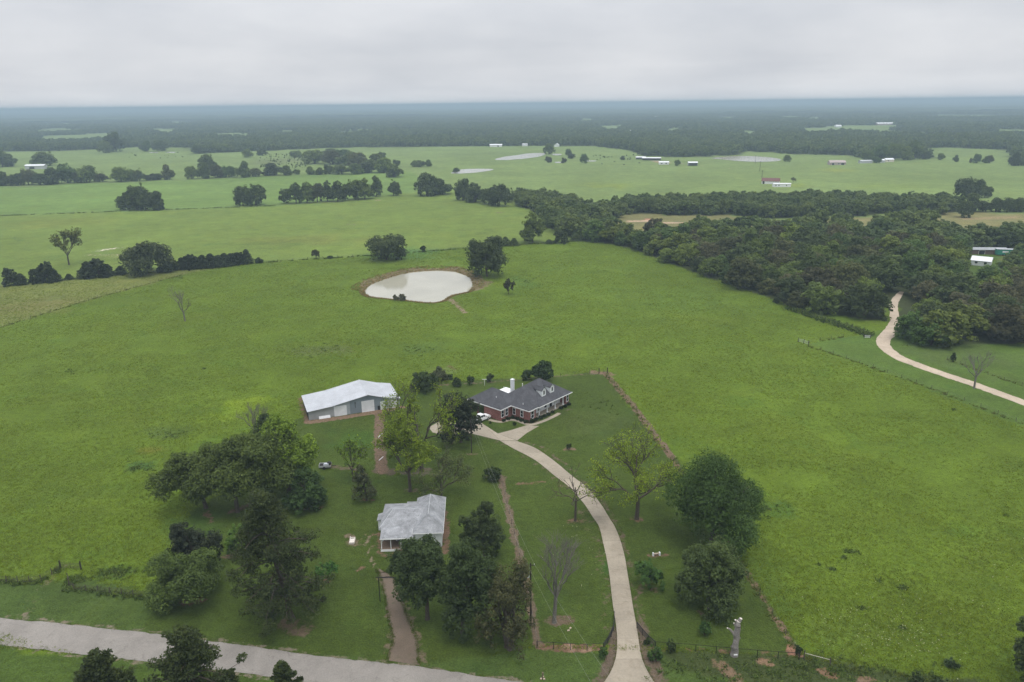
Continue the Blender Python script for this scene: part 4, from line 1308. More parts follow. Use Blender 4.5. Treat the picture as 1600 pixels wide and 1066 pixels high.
fence('black pipe fence along the road front, left of the driveway', [(839, 1013), (863, 1014), (890, 1016), (917, 1017), (943, 1015)], 2.9, 1.25, 0.055, 'black', (1.2,), 0.035, 'black', name='pipe_fence', jitter=0.01, rail=True)
fence('black board wing of the entrance, left side of the driveway', [(943, 1015), (950, 1005), (957, 991), (960, 981), (959.5, 965)], 1.5, 1.25, 0.06, 'black', (0.3, 0.55, 0.8, 1.05, 1.2), 0.045, 'black', name='entrance_wing', jitter=0.01, rail=True)
fence('black board wing of the entrance, right side of the driveway', [(995, 982), (1002, 991), (1009, 999), (1018, 1009), (1024, 1013)], 1.5, 1.25, 0.06, 'black', (0.3, 0.55, 0.8, 1.05, 1.2), 0.045, 'black', name='entrance_wing', jitter=0.01, rail=True)
fence('black pipe fence along the road front, right of the driveway, passing the dead snag', [(1024, 1013), (1078, 1017), (1132, 1022), (1190, 1027), (1248, 1031)], 2.9, 1.25, 0.055, 'black', (1.2,), 0.035, 'black', name='pipe_fence', jitter=0.01, rail=True)
fence('short white railed fence end beyond the corner of the front yard', [(1256, 1030), (1275, 1036), (1297, 1041)], 2.8, 1.5, 0.09, 'post', (1.1,), 0.03, 'slab_white', jitter=0.04, rail=True)
fence('wire fence down the right side of the brick house yard', [(945, 584), (990, 637), (1050, 716), (1110, 802), (1165, 896), (1205, 957), (1250, 1027)], 5.0, 1.2, 0.045, 'post', (0.4, 0.8, 1.1), 0.008)
fence('wire fence along the back of the brick house yard', [(690, 603), (760, 599), (840, 591), (943, 583)], 4.6, 1.2, 0.045, 'post', (0.4, 0.8, 1.1), 0.008)
for i, (px, py) in enumerate(((936, 584), (949, 583))):
    q = at(px, py)
    tag(MB().tube((0, 0, 0), (0, 0, 1.7), 0.14, 0.12, 8).box(-0.16, 0.16, -0.16, 0.16, 1.7, 1.76).build('corner_post', M['pole'], None, (q[0], q[1], 0)), ('left' if i == 0 else 'right') + ' of two dark corner posts at the back right corner of the yard', 'post')
fence('wire fence between the two yards, right of the old farmhouse', [(783, 746), (795, 800), (812, 870), (831, 958), (840, 1010)], 4.0, 1.15, 0.045, 'post', (0.4, 0.8, 1.1), 0.008)
fence('wire fence from the left picture edge up to the pasture gate', [(-40, 907), (0, 910), (60, 911), (80, 900), (95, 888)], 2.2, 1.35, 0.07, 'post', (0.3, 0.6, 0.9, 1.15), 0.02, 'post')
fence('wire fence from the pasture gate towards the leafy tree by the road', [(107, 905), (108, 921), (160, 926), (205, 931), (245, 937)], 2.2, 1.35, 0.07, 'post', (0.3, 0.6, 0.9, 1.15), 0.02, 'post')
ga, gb = at(95, 889), at(127, 890)
gate = empty('pasture_gate', (ga[0], ga[1], 0), math.atan2(gb[1] - ga[1], gb[0] - ga[0]))
tag(gate, 'dark pasture gate between two stout posts at lower left', 'gate')
gl_ = float(np.linalg.norm(gb - ga))
for x in (0, gl_):
    MB().tube((x, 0, 0), (x, 0, 1.75), 0.13, 0.12, 8).build('gate_post', M['pole'], gate)
mb = MB()
for z in (0.35, 0.65, 0.95, 1.25):
    MB().tube((0.2, 0, z), (gl_ - 0.2, 0, z), 0.025, 0.025, 5).build('rail', M['post'], gate)
for x in (0.2, gl_ / 2, gl_ - 0.2):
    MB().tube((x, 0, 0.3), (x, 0, 1.3), 0.025, 0.025, 5).build('upright', M['post'], gate)
fence('overgrown wire fence crossing the pale strip at the left of the pasture', [(-60, 530), (0, 512), (70, 490), (150, 466), (220, 447), (285, 430)], 5.0, 1.2, 0.06, 'post', (0.4, 0.8, 1.1), 0.012)
fence('hedge line fence behind the pond, from the left cedars to the wood', [(0, 448), (100, 437), (250, 424), (400, 411), (500, 404), (590, 399), (680, 392), (760, 386), (840, 381), (905, 377)], 8.0, 1.3, 0.08, 'post', (0.4, 0.8, 1.15), 0.02)
fence('far left pasture fence running behind the big lone clump', [(-40, 339), (60, 335), (180, 331), (300, 327), (430, 322), (560, 314)], 14.0, 1.3, 0.10, 'post', (0.5, 1.1), 0.03)
fence('vine grown fence along the foot of the wood to the lane', [(1215, 474), (1252, 489), (1290, 502), (1330, 514), (1357, 524)], 4.0, 1.25, 0.06, 'post', (0.4, 0.8, 1.1), 0.015)
fence('pasture fence running right from the pale gate corner', [(1263, 541), (1290, 550), (1330, 563), (1390, 584), (1450, 606), (1510, 628), (1600, 664), (1680, 696)], 5.0, 1.2, 0.055, 'post', (0.4, 0.8, 1.1), 0.012)
fence('faint fence from the pale gate corner towards the lane', [(1263, 536), (1290, 531), (1318, 527)], 5.0, 1.2, 0.05, 'post', (0.4, 0.8, 1.1), 0.012)
fence('stout corner brace with pale rails at the pasture corner', [(1247, 535), (1255, 537), (1263, 540)], 2.6, 1.7, 0.12, 'pole', (0.5, 0.9, 1.3), 0.05, 'grey_metal', name='corner_brace')
fence('fence beyond the gravel lane at the right picture edge', [(1480, 562), (1520, 578), (1560, 592), (1600, 604), (1680, 632)], 5.0, 1.2, 0.055, 'post', (0.4, 0.8, 1.1), 0.012)
q0, q1 = at(1350, 529), at(1359, 529)
wg = empty('gate_panel', (q0[0], q0[1], 0), math.atan2(q1[1] - q0[1], q1[0] - q0[0]))
tag(wg, 'pale gate panel at the end of the vine grown fence', 'gate')
for x in (0.0, 2.2):
    MB().tube((x, 0, 0), (x, 0, 1.6), 0.10, 0.09, 7).build('gate_post', M['pole'], wg)
for z in (0.4, 0.75, 1.1):
    MB().tube((0.1, 0, z), (2.1, 0, z), 0.05, 0.05, 5).build('rail', M['far_white'], wg)

# entrance frame over the farm track
ea, eb = at(594, 940), at(646, 941)
EH = height_at(594, 940, 593, 902)
ent = empty('entrance_gateway', (ea[0], ea[1], 0), math.atan2(eb[1] - ea[1], eb[0] - ea[0]))
tag(ent, 'black pipe entrance frame standing over the gravel track to the farmhouse', 'gate')
el = float(np.linalg.norm(eb - ea))
for x in (0, el):
    MB().tube((x, 0, 0), (x, 0, EH - 0.07), 0.075, 0.075, 8).build('upright', M['black'], ent)
MB().tube((-0.5, 0, EH), (el + 0.5, 0, EH), 0.07, 0.07, 8).build('crossbar', M['black'], ent)

# ---------------------------------------------------------------- small things about the yards
q = at(550, 848)
sl = empty('concrete_slab_box', (q[0], q[1], 0), RAD(4))
tag(sl, 'white concrete box with a dark hole on bare soil left of the farmhouse', 'concrete box')
MB().extrude([(-0.50, 0), (0.50, 0), (0.50, 0.30), (0.42, 0.38), (-0.42, 0.38), (-0.50, 0.30)], 'y', -0.55, 0.65).build('lid', M['slab_white'], sl)
MB().box(-0.50, 0.50, 0.655, 0.80, 0, 0.36).box(-0.50, 0.50, 1.15, 1.30, 0, 0.40).box(-0.50, -0.36, 0.80, 1.15, 0, 0.38).box(0.36, 0.50, 0.80, 1.15, 0, 0.38).build('rim', M['slab_white'], sl)
MB().box(-0.36, 0.36, 0.80, 1.15, 0, 0.10).build('hole', M['brown_wall'], sl)
MB().tube((-0.42, 1.22, 0.40), (-0.42, 1.22, 0.62), 0.06, 0.05, 6).build('pipe_stub', M['far_white'], sl)
q = at(1025.5, 868)
be = empty('log_bench', (q[0], q[1], 0), RAD(8))
tag(be, 'small white ended log bench on the lawn left of the willowy tree', 'bench')
for x in (-0.62, 0.62):
    MB().extrude([(x - 0.14, 0), (x + 0.14, 0), (x + 0.10, 0.62), (x - 0.10, 0.62)], 'y', -0.2, 0.2).build('leg', M['far_white'], be)
MB().tube((-0.55, 0, 0.40), (0, 0, 0.36), 0.15, 0.15, 8).tube((0, 0, 0.36), (0.55, 0, 0.40), 0.15, 0.15, 8).build('seat', M['tan'], be)
q = at(848, 1060)
mp = empty('marker_post', (q[0], q[1], 0))
tag(mp, 'short dark marker post with pale stones at its foot, at the road edge', 'post')
MB().box(-0.08, 0.08, -0.08, 0.08, 0, 0.95).box(-0.12, 0.12, -0.12, 0.12, 0.95, 1.0).build('shaft', M['brown_wall'], mp)
for x, y in ((-0.25, -0.15), (0.2, -0.22), (0.05, 0.25)):
    MB().extrude([(x - 0.15, y - 0.1), (x + 0.12, y - 0.14), (x + 0.16, y + 0.08), (x - 0.08, y + 0.13)], 'z', 0, 0.14).build('stone', M['tan'], mp)
q = at(340 + 526, 973.5)
tag(MB().box(-0.28, 0.28, -0.12, 0.12, 0, 0.16).box(-0.22, 0.22, -0.08, 0.08, 0.16, 0.2).build('stone_block', M['far_white'], None, (q[0], q[1], 0)), 'white stone block at the foot of the bare tree by the driveway', 'stone')
for px, py, rz, lab in ((888, 985.5, 20, 'flat pale stone on the lawn under the power cables, left one'), (891, 982, 60, 'flat pale stone on the lawn under the power cables, right one')):
    q = at(px, py)
    tag(MB().extrude([(-0.22, -0.1), (0.2, -0.13), (0.26, 0.07), (-0.1, 0.14)], 'z', 0, 0.1).build('stone', M['tan'], None, (q[0], q[1], 0), (0, 0, RAD(rz))), lab, 'stone')
# utility trailer by the yard trees
q = at(509, 731)
tr = empty('utility_trailer', (q[0], q[1], 0), RAD(5))
tag(tr, 'small utility trailer loaded with dark scrap left of the sparse green tree', 'trailer')
MB().box(-1.4, 1.3, -0.8, 0.8, 0.45, 0.55).build('bed', M['wood'], tr)
MB().box(-1.4, 1.3, -0.84, -0.79, 0.5, 0.95).box(-1.4, 1.3, 0.79, 0.84, 0.5, 0.95).box(-1.44, -1.40, -0.8, 0.8, 0.5, 0.95).build('side_board', M['far_grey'], tr)
MB().box(1.3, 2.4, -0.06, 0.06, 0.44, 0.54).build('tongue', M['black'], tr)
for sg in (-1, 1):
    MB().tube((-0.2, sg * 0.88, 0.34), (-0.2, sg * 1.06, 0.34), 0.34, 0.34, 14).build('wheel', M['rubber'], tr)
for i, (a, b, c, s_) in enumerate(((-0.8, 0.1, 0.55, 0.5), (0.2, -0.1, 0.56, 0.62), (0.8, 0.25, 0.56, 0.4))):
    MB().extrude([(a - s_, b - 0.3), (a + s_ * 0.8, b - 0.42), (a + s_, b + 0.3), (a - s_ * 0.7, b + 0.42)], 'z', c, c + 0.35 + 0.2 * i).build('scrap', M['black' if i % 2 == 0 else 'grey_metal'], tr)
for i, (px, py, rz, ln, lab) in enumerate(((594, 681, 75, 2.6, 'white pipe on the bare strip below the barn, nearest the barn'), (592.5, 699, 88, 1.6, 'short white pipe in the middle of the bare strip'), (595.5, 717, 70, 2.0, 'white pipe at the lower end of the bare strip'))):
    q = at(px, py)
    tag(MB().tube((-ln / 2, 0, 0.08), (ln / 2, 0, 0.08), 0.08, 0.08, 8).build('pipe', M['far_white'], None, (q[0], q[1], 0), (0, 0, RAD(rz))), lab, 'pipe')
q = at(757, 602.5)
cl = empty('clothesline_post', (q[0], q[1], 0))
tag(cl, 'pale tee shaped clothesline post behind the garage wing', 'post')
MB().tube((0, 0, 0), (0, 0, 1.9), 0.05, 0.05, 6).build('upright', M['far_white'], cl)
MB().box(-0.7, 0.7, -0.05, 0.05, 1.9, 2.0).build('arm', M['far_white'], cl)
q = at(592, 640)
tag(MB().box(-0.3, 0.3, -0.3, 0.3, 0, 1.1).box(-0.34, 0.34, -0.34, 0.34, 1.1, 1.18).build('feed_bin', M['black'], None, (q[0], q[1], 0), (0, 0, RAD(20))), 'dark bin standing on bare soil before the barn walk door', 'bin')


# ---------------------------------------------------------------- cattle, specks in the far meadow
def cow_mesh():
    bm_v = [(-0.95, 0, 1.05), (-0.4, 0, 1.0), (0.35, 0, 1.02), (0.85, 0, 1.15), (1.2, 0, 1.3), (1.55, 0, 1.22)]
    e = [(0, 1), (1, 2), (2, 3), (3, 4), (4, 5)]
    rad = [0.33, 0.38, 0.38, 0.30, 0.2, 0.13]
    for base, x in ((0, -0.85), (3, 0.65)):
        for sg in (-1, 1):
            k = len(bm_v)
            bm_v += [(x, sg * 0.2, 0.75), (x - 0.06, sg * 0.22, 0.42), (x, sg * 0.22, 0.02)]
            rad += [0.17, 0.09, 0.07]
            e += [(base if base == 0 else 2, k), (k, k + 1), (k + 1, k + 2)]
    k = len(bm_v)
    bm_v += [(-1.28, 0, 0.95), (-1.32, 0, 0.5)]
    rad += [0.06, 0.05]
    e += [(0, k), (k, k + 1)]
    me = bpy.data.meshes.new('cow')
    me.from_pydata(bm_v, e, [])
    o = bpy.data.objects.new('cow', me)
    ROOT.objects.link(o)
    md = o.modifiers.new('skin', 'SKIN')
    for i, v in enumerate(me.skin_vertices[0].data):
        v.radius = (rad[i], rad[i])
        v.use_root = i == 1
    sd = o.modifiers.new('sub', 'SUBSURF')
    sd.levels = sd.render_levels = 1
    dg = bpy.context.evaluated_depsgraph_get()
    res = bpy.data.meshes.new_from_object(o.evaluated_get(dg))
    bpy.data.objects.remove(o)
    res.materials.clear()
    res.materials.append(M['cow'])
    return res


cme = cow_mesh()
for i, (px, py) in enumerate(((927, 244.6), (940.6, 257), (950.7, 246), (960, 253.5), (975, 258.5), (984, 250), (999, 255.5))):
    q = at(px, py)
    o = link('cow', cme, None, (q[0], q[1], 0), (0, 0, random.uniform(0, 6)))
    tag(o, 'black cow in the far meadow right of the long pond, %s from the left' % ['first', 'second', 'third', 'fourth', 'fifth', 'sixth', 'seventh'][i], 'cow', 'cattle in the far meadow')

# ================================================================== trees
def tubes_mesh(segs, sides=5):
    """segs: list of (p0, r0, p1, r1) -> vertices, quads"""
    if not segs:
        return np.zeros((0, 3)), np.zeros((0, 4), int)
    A = np.array([s[0] for s in segs], float)
    B = np.array([s[2] for s in segs], float)
    ra, rb = np.array([s[1] for s in segs]), np.array([s[3] for s in segs])
    D = B - A
    D /= np.maximum(np.linalg.norm(D, axis=1), 1e-6)[:, None]
    ref = np.where(abs(D[:, 2:3]) < 0.9, np.array([[0, 0, 1.0]]), np.array([[1.0, 0, 0]]))
    T = np.cross(D, ref)
    T /= np.linalg.norm(T, axis=1)[:, None]
    U = np.cross(D, T)
    ang = np.arange(sides) * 2 * np.pi / sides
    ring = T[:, None] * np.cos(ang)[None, :, None] + U[:, None] * np.sin(ang)[None, :, None]
    V = np.concatenate([A[:, None] + ring * ra[:, None, None], B[:, None] + ring * rb[:, None, None]], 1)
    n = len(segs)
    base = (np.arange(n) * 2 * sides)[:, None]
    i = np.arange(sides)[None]
    j = (i + 1) % sides
    Fq = np.stack([base + i, base + j, base + sides + j, base + sides + i], 2).reshape(-1, 4)
    return V.reshape(-1, 3), Fq


def unit(n, r):
    v = r.normal(size=(n, 3))
    return v / np.linalg.norm(v, axis=1)[:, None]


def leaf_quads(C, R, per, size, r, flat=0.8, up=0.35, jit=0.7, shell=0.5, needle=False, tint_c=None):
    K = len(C)
    n = K * per
    c, rr = np.repeat(C, per, 0), np.repeat(R, per)
    d = unit(n, r)
    rad = rr * (shell + (1 - shell) * r.random(n))
    p = c + d * rad[:, None] * np.array([1, 1, flat])
    nrm = d + np.array([0, 0, up]) + unit(n, r) * jit
    nrm /= np.linalg.norm(nrm, axis=1)[:, None]
    t = np.cross(nrm, unit(n, r))
    if needle:
        t = d + unit(n, r) * 0.5
    t /= np.maximum(np.linalg.norm(t, axis=1), 1e-5)[:, None]
    b = np.cross(nrm, t)
    b /= np.maximum(np.linalg.norm(b, axis=1), 1e-5)[:, None]
    s = (size * (0.65 + 0.7 * r.random(n)))[:, None]
    asp = 0.30 if needle else 0.38
    droop = nrm * s * 0.12
    V = np.stack([p + t * s * 0.5 - droop, p + b * s * asp, p - t * s * 0.5 - droop, p - b * s * asp], 1).reshape(-1, 3)
    Fq = np.arange(n * 4).reshape(-1, 4)
    tc = np.repeat(r.random(K) if tint_c is None else tint_c, per)
    tint = np.clip(0.62 * tc + 0.38 * r.random(n), 0, 1)
    return V, Fq, np.repeat(tint, 4)


def fit(lf, lean, W, z0, z1, squash=True):
    """stretch a leaf cloud so that its outline fills the crown box"""
    V, Fq, T = lf
    lo, hi = np.percentile(V, 0.6, axis=0), np.percentile(V, 99.4, axis=0)
    mid, half = (lo + hi) / 2, np.maximum((hi - lo) / 2, 1e-3)
    new_mid = np.array([lean[0], lean[1], (z0 + z1) / 2])
    new_half = np.array([W / 2, W / 2, (z1 - z0) / 2])
    k = new_half / half
    C = V.reshape(-1, 4, 3)
    cen = C.mean(1, keepdims=True)
    cen2 = (cen - mid) * k + new_mid
    return ((C - cen) * min(1.25, max(1.0, float(k.mean()))) + cen2).reshape(-1, 3), Fq, T


def limb(segs, p0, p1, r0, r1, r, bend=0.12, k=4):
    p0, p1 = np.asarray(p0, float), np.asarray(p1, float)
    L = np.linalg.norm(p1 - p0)
    off = unit(1, r)[0] * L * bend
    prev, pr = p0, r0
    for i in range(1, k + 1):
        t = i / k
        q = p0 * (1 - t) + p1 * t + off * math.sin(math.pi * t) + np.array([0, 0, 0.10 * L * math.sin(math.pi * t)])
        rad = r0 + (r1 - r0) * t
        segs.append((prev, pr, q, rad))
        prev, pr = q, rad
    return prev


def gen_dense(H, W, cb, seed, leafsize, nclump, per, lean=(0, 0), shape='round', lump=0.3, trunks=1):
    """broadleaf or cedar with a full crown: domed sprays of leaf sheets over an uneven hull, coarser leaves within"""
    r = np.random.default_rng(seed)
    segs = []
    cbh = cb * H
    c0 = np.array([lean[0], lean[1], (cbh + H) / 2])
    ax = np.array([W / 2, W / 2, (H - cbh) / 2])
    nin = max(6, nclump // 6)
    if shape == 'cone':
        def cone(n, inner):
            zt = r.random(n) ** 1.25
            ra = (1 - zt) ** 0.62 * (0.80 + 0.28 * r.random(n)) * inner
            a = r.uniform(0, 2 * np.pi, n)
            rr = np.sqrt(r.uniform(0.45, 1, n)) * ra
            return np.stack([lean[0] * zt + np.cos(a) * rr * W / 2, lean[1] * zt + np.sin(a) * rr * W / 2, cbh + zt * (H - cbh) * 0.96], 1), zt
        C, zt = cone(nclump, 1.0)
        R = (0.08 * W + 0.09 * W * (1 - zt)) * r.uniform(0.8, 1.25, nclump)
        CI, _ = cone(nin, 0.55)
        RI = np.full(nin, 0.16 * W)
    else:
        # big lobes first, then sprays over the lobes
        nlob = max(5, int(round(7 + 10 * lump)))
        ld = unit(nlob * 6, r)
        ld = ld[ld[:, 2] > -0.45]
        pick = [ld[0]]
        for q in ld[1:]:
            if len(pick) < nlob and max(float(q @ p) for p in pick) < 0.62:
                pick.append(q)
        pick = np.array(pick)
        nlob = len(pick)
        lr = r.uniform(0.36, 0.56, nlob) * (1.0 - 0.35 * lump)
        lc = c0 + pick * (1.0 - lr * 0.85 - lump * 0.5 * r.random(nlob))[:, None] * ax
        lc = np.vstack([lc, c0 + np.array([0, 0, 0.1 * ax[2]])])
        lr = np.append(lr, 0.62 - 0.25 * lump)
        wgt = lr ** 2
        wgt[-1] *= 0.5
        which = r.choice(nlob + 1, nclump, p=wgt / wgt.sum())
        d = unit(nclump, r)
        d[:, 2] = np.where((d[:, 2] < -0.25) & (r.random(nclump) < 0.7), -d[:, 2], d[:, 2])
        C = lc[which] + d * (lr[which] * r.uniform(0.78, 1.05, nclump))[:, None] * ax
        R = W * lr[which] * r.uniform(0.13, 0.24, nclump)
        tl_ = r.random(nlob + 1)
        di = unit(nin, r)
        wi = r.choice(nlob + 1, nin, p=wgt / wgt.sum())
        CI = lc[wi] + di * (lr[wi] * 0.45)[:, None] * ax
        RI = W * lr[wi] * 0.35
    tc = r.random(len(C))
    if shape != 'cone':
        tc = 0.45 * tl_[which] + 0.55 * tc
    outer = leaf_quads(C, R, per, leafsize, r, tint_c=tc, flat=0.75, up=0.45, jit=0.40, shell=0.70)
    inner = leaf_quads(CI, RI, max(6, per // 2), leafsize * 2.2, r, tint_c=r.random(nin) * 0.6, shell=0.3)  # inner leaves tinted darker, so crown-depth shade sits in their colour
    V = np.vstack([outer[0], inner[0]])
    Fq = np.vstack([outer[1], inner[1] + len(outer[0])])
    T = np.concatenate([outer[2], inner[2]])
    V, Fq, T = fit((V, Fq, T), lean if shape != 'cone' else (lean[0] * .4, lean[1] * .4), W, cbh, H)
    tr = 0.020 * H + 0.010 * W
    for k in range(trunks):
        a = 2 * math.pi * k / max(trunks, 1) + 0.6
        o = np.array([math.cos(a), math.sin(a), 0]) * (0.05 * W if trunks > 1 else 0)
        top = np.array([lean[0] * 0.7, lean[1] * 0.7, cbh + (H - cbh) * (0.85 if shape == 'cone' else 0.5)]) + o * 3
        segs.append((o + np.array([0, 0, -0.2]), tr * 1.5, o + np.array([0, 0, 0.35]), tr))
        limb(segs, o + np.array([0, 0, 0.35]), top, tr, tr * 0.4, r, 0.05, 6)
    for i in r.permutation(len(C))[:14]:
        t = r.uniform(0.35, 0.85)
        st = np.array([lean[0] * 0.7 * t, lean[1] * 0.7 * t, cbh * 0.8 + (C[i, 2] - cbh * 0.8) * 0.35])
        st[2] = max(st[2], 0.5)
        e = c0 * 0.12 + C[i] * 0.88
        limb(segs, st, e, tr * 0.38, tr * 0.08, r, 0.10, 4)
    return (V, Fq, T), tubes_mesh(segs, 6)


def gen_branchy(H, W, cb, seed, leafsize, per, lean=(0, 0), depth=4, bare=False, spread=0.75, tipr=None, prune=0.0, splay=1.0, kids=(3, 4), droop=0.16):
    """open tree: recursive limbs, leaf sprays only at the twigs (none when bare)"""
    r = np.random.default_rng(seed)
    segs, tips = [], []
    tr = 0.018 * H + 0.008 * W
    cbh = cb * H
    fork = np.array([lean[0] * 0.25, lean[1] * 0.25, cbh])
    base = [(np.array([0, 0, -0.2]), tr * 1.45, np.array([0, 0, 0.4]), tr)]
    limb(base, (0, 0, 0.4), fork, tr, tr * 0.82, r, 0.04, 4)

    def grow(p, d, L, rad, k):
        if r.random() < prune and k < depth:
            segs.append((p, rad, p + d * L * 0.35, rad * 0.7))
            return
        q = p + d * L
        mid = (p + q) / 2 + unit(1, r)[0] * L * 0.10
        segs.append((p, rad, mid, rad * 0.85))
        segs.append((mid, rad * 0.85, q, rad * 0.66))
        if k == 0:
            tips.append(q)
            return
        if k <= 2:
            tips.append(mid * 0.3 + q * 0.7)
        for _ in range(int(r.integers(kids[0], kids[1] + 1)) if k > 1 else 3):
            nd = d + unit(1, r)[0] * spread * r.uniform(0.6, 1.3) + np.array([0, 0, droop])
            nd /= np.linalg.norm(nd)
            st = p + (q - p) * r.choice([1.0, 1.0, 0.7])
            grow(st, nd, L * r.uniform(0.5, 0.9), rad * 0.6, k - 1)
    nm = int(r.integers(4, 6))
    for i in range(nm):
        a = 2 * math.pi * (i + r.uniform(-0.3, 0.3)) / nm
        d = np.array([math.cos(a) * splay * W / H, math.sin(a) * splay * W / H, r.uniform(0.5, 1.2)])
        d /= np.linalg.norm(d)
        grow(fork + np.array([0, 0, r.uniform(-0.22, 0.1) * cbh]), d, (H - cbh) * r.uniform(0.28, 0.5), tr * r.uniform(0.4, 0.6), depth)
    grow(fork, np.array([0.1 * r.normal(), 0.1 * r.normal(), 1.0]), (H - cbh) * 0.42, tr * 0.6, depth)
    E_ = np.array([s_[2] for s_ in segs])
    lo, hi = np.percentile(E_, 2, axis=0), np.percentile(E_, 98, axis=0)
    k = np.array([W / max(hi[0] - lo[0], .1), W / max(hi[1] - lo[1], .1), (H - cbh) / max(hi[2] - cbh, .1)])
    off = np.array([lean[0] - (lo[0] + hi[0]) / 2 * k[0], lean[1] - (lo[1] + hi[1]) / 2 * k[1]])

    def warp(p):
        p = np.asarray(p, float)
        f = np.clip((p[2] - fork[2]) / (H - cbh) * 2, 0, 1) ** 1.0
        z = cbh + (p[2] - cbh) * k[2] if p[2] > cbh else p[2]
        q = np.array([fork[0] + (p[0] - fork[0]) * k[0], fork[1] + (p[1] - fork[1]) * k[1], z])
        q[0] += f * (off[0] + fork[0] * (k[0] - 1)) * 0.8
        q[1] += f * (off[1] + fork[1] * (k[1] - 1)) * 0.8
        return q
    segs = base + [(warp(a), ra, warp(b), rb) for a, ra, b, rb in segs]
    tb = tubes_mesh(segs, 5)
    if bare:
        return None, tb
    T_ = np.array([warp(t) for t in tips])
    R = np.full(len(T_), tipr or 0.055 * W) * r.uniform(0.7, 1.3, len(T_))
    lf = leaf_quads(T_, R, per, leafsize, r, 0.75, 0.5, 0.7, 0.3)
    return lf, tb


def gen_pine(H, W, cb, seed, leafsize, lean=(0, 0), per=60, nb=96):
    """tall pine: bare lower bole, long limbs, tufted needle clumps"""
    r = np.random.default_rng(seed)
    segs = []
    tr = 0.019 * H
    prev, pr = np.array([0, 0, -0.2]), tr * 1.3
    bole = [prev]
    for i in range(1, 11):
        t = i / 10
        q = np.array([lean[0] * t ** 0.9 + r.uniform(-.1, .1), lean[1] * t + r.uniform(-.1, .1), H * 0.97 * t])
        rad = tr * (1 - 0.85 * t)
        segs.append((prev, pr, q, rad))
        prev, pr = q, rad
        bole.append(q)
    bole = np.array(bole)
    C, R = [], []
    for i in range(nb):
        t = cb + (1 - cb) * (i + r.random()) / nb
        z = t * H
        p = np.array([np.interp(z, bole[:, 2], bole[:, 0]), np.interp(z, bole[:, 2], bole[:, 1]), z])
        u = (t - cb) / (1 - cb)
        reach = W / 2 * (0.55 + 0.45 * math.sin(math.pi * min(1, 0.25 + 0.75 * u))) * (1 - 0.75 * max(0, u - 0.55) / 0.45) * r.uniform(0.6, 1.1)
        a = r.uniform(0, 2 * math.pi)
        e = p + np.array([math.cos(a) * reach, math.sin(a) * reach, reach * r.uniform(-0.25, 0.25) - (0.30 * reach if u < 0.3 else 0)])
        limb(segs, p, e, tr * 0.28, tr * 0.08, r, 0.08, 4)
        for f in (1.0, 0.72, 0.5):
            if r.random() < 0.88:
                C.append(p * (1 - f) + e * f + unit(1, r)[0] * W * 0.06)
                R.append(W * r.uniform(0.055, 0.085))
                C.append(C[-1] + unit(1, r)[0] * W * 0.08)
                R.append(W * r.uniform(0.05, 0.08))
    for k in range(4):
        C.append(bole[-1] + unit(1, r)[0] * 0.4)
        R.append(W * 0.05)
    return leaf_quads(np.array(C), np.array(R), per, leafsize, r, 0.7, 0.6, 0.4, 0.6, needle=True), tubes_mesh(segs, 6)


def to_meshes(data, bark='bark'):
    lf, tb = data
    tm = np_mesh('trunk', tb[0], tb[1], [M[bark]], None, True) if len(tb[1]) else None
    cm = None
    if lf is not None:
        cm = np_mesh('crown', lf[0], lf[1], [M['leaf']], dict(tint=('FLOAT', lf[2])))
    return cm, tm


def plant(name, label, cat, loc, meshes, color, rz=0.0, scale=(1, 1, 1), group=None, crown_name='crown', trunk_name='trunk'):
    root = empty(name, (loc[0], loc[1], gz(loc[0], loc[1])), rz)
    root.scale = scale
    tag(root, label, cat, group)
    cm, tm = meshes
    if tm:
        link(trunk_name, tm, root)
    if cm:
        c = link(crown_name, cm, root)
        c.color = (*color, 1)
    return root


def solve_size(bx, by, topy, wpx, cb):
    """real width and height of a crown from its box in the photograph"""
    p = at(bx, by)
    W = float(np.linalg.norm(at(bx + wpx / 2, by) - at(bx - wpx / 2, by)))
    dist = math.sqrt(p[0] ** 2 + p[1] ** 2 + CAM_H ** 2)
    th = math.asin(CAM_H / dist)
    want = (by - topy) / F_PX * dist * math.cos(math.atan((by - 533) / F_PX)) ** 1
    lo, hi = 0.25 * W, 8 * W
    for _ in range(40):
        h = (lo + hi) / 2
        zc, c = h * (1 + cb) / 2, h * (1 - cb) / 2
        v = zc * math.cos(th) + math.sqrt((c * math.cos(th)) ** 2 + (W / 2 * math.sin(th)) ** 2)
        lo, hi = (h, hi) if v < want else (lo, h)
    return W, h


DK, OAK, MID, LIT, MAG = (0.042, 0.068, 0.025), (0.074, 0.110, 0.030), (0.060, 0.105, 0.028), (0.130, 0.195, 0.022), (0.030, 0.042, 0.026)
CED, PIN, GRY, BIG = (0.034, 0.052, 0.024), (0.046, 0.066, 0.027), (0.064, 0.072, 0.045), (0.052, 0.100, 0.026)
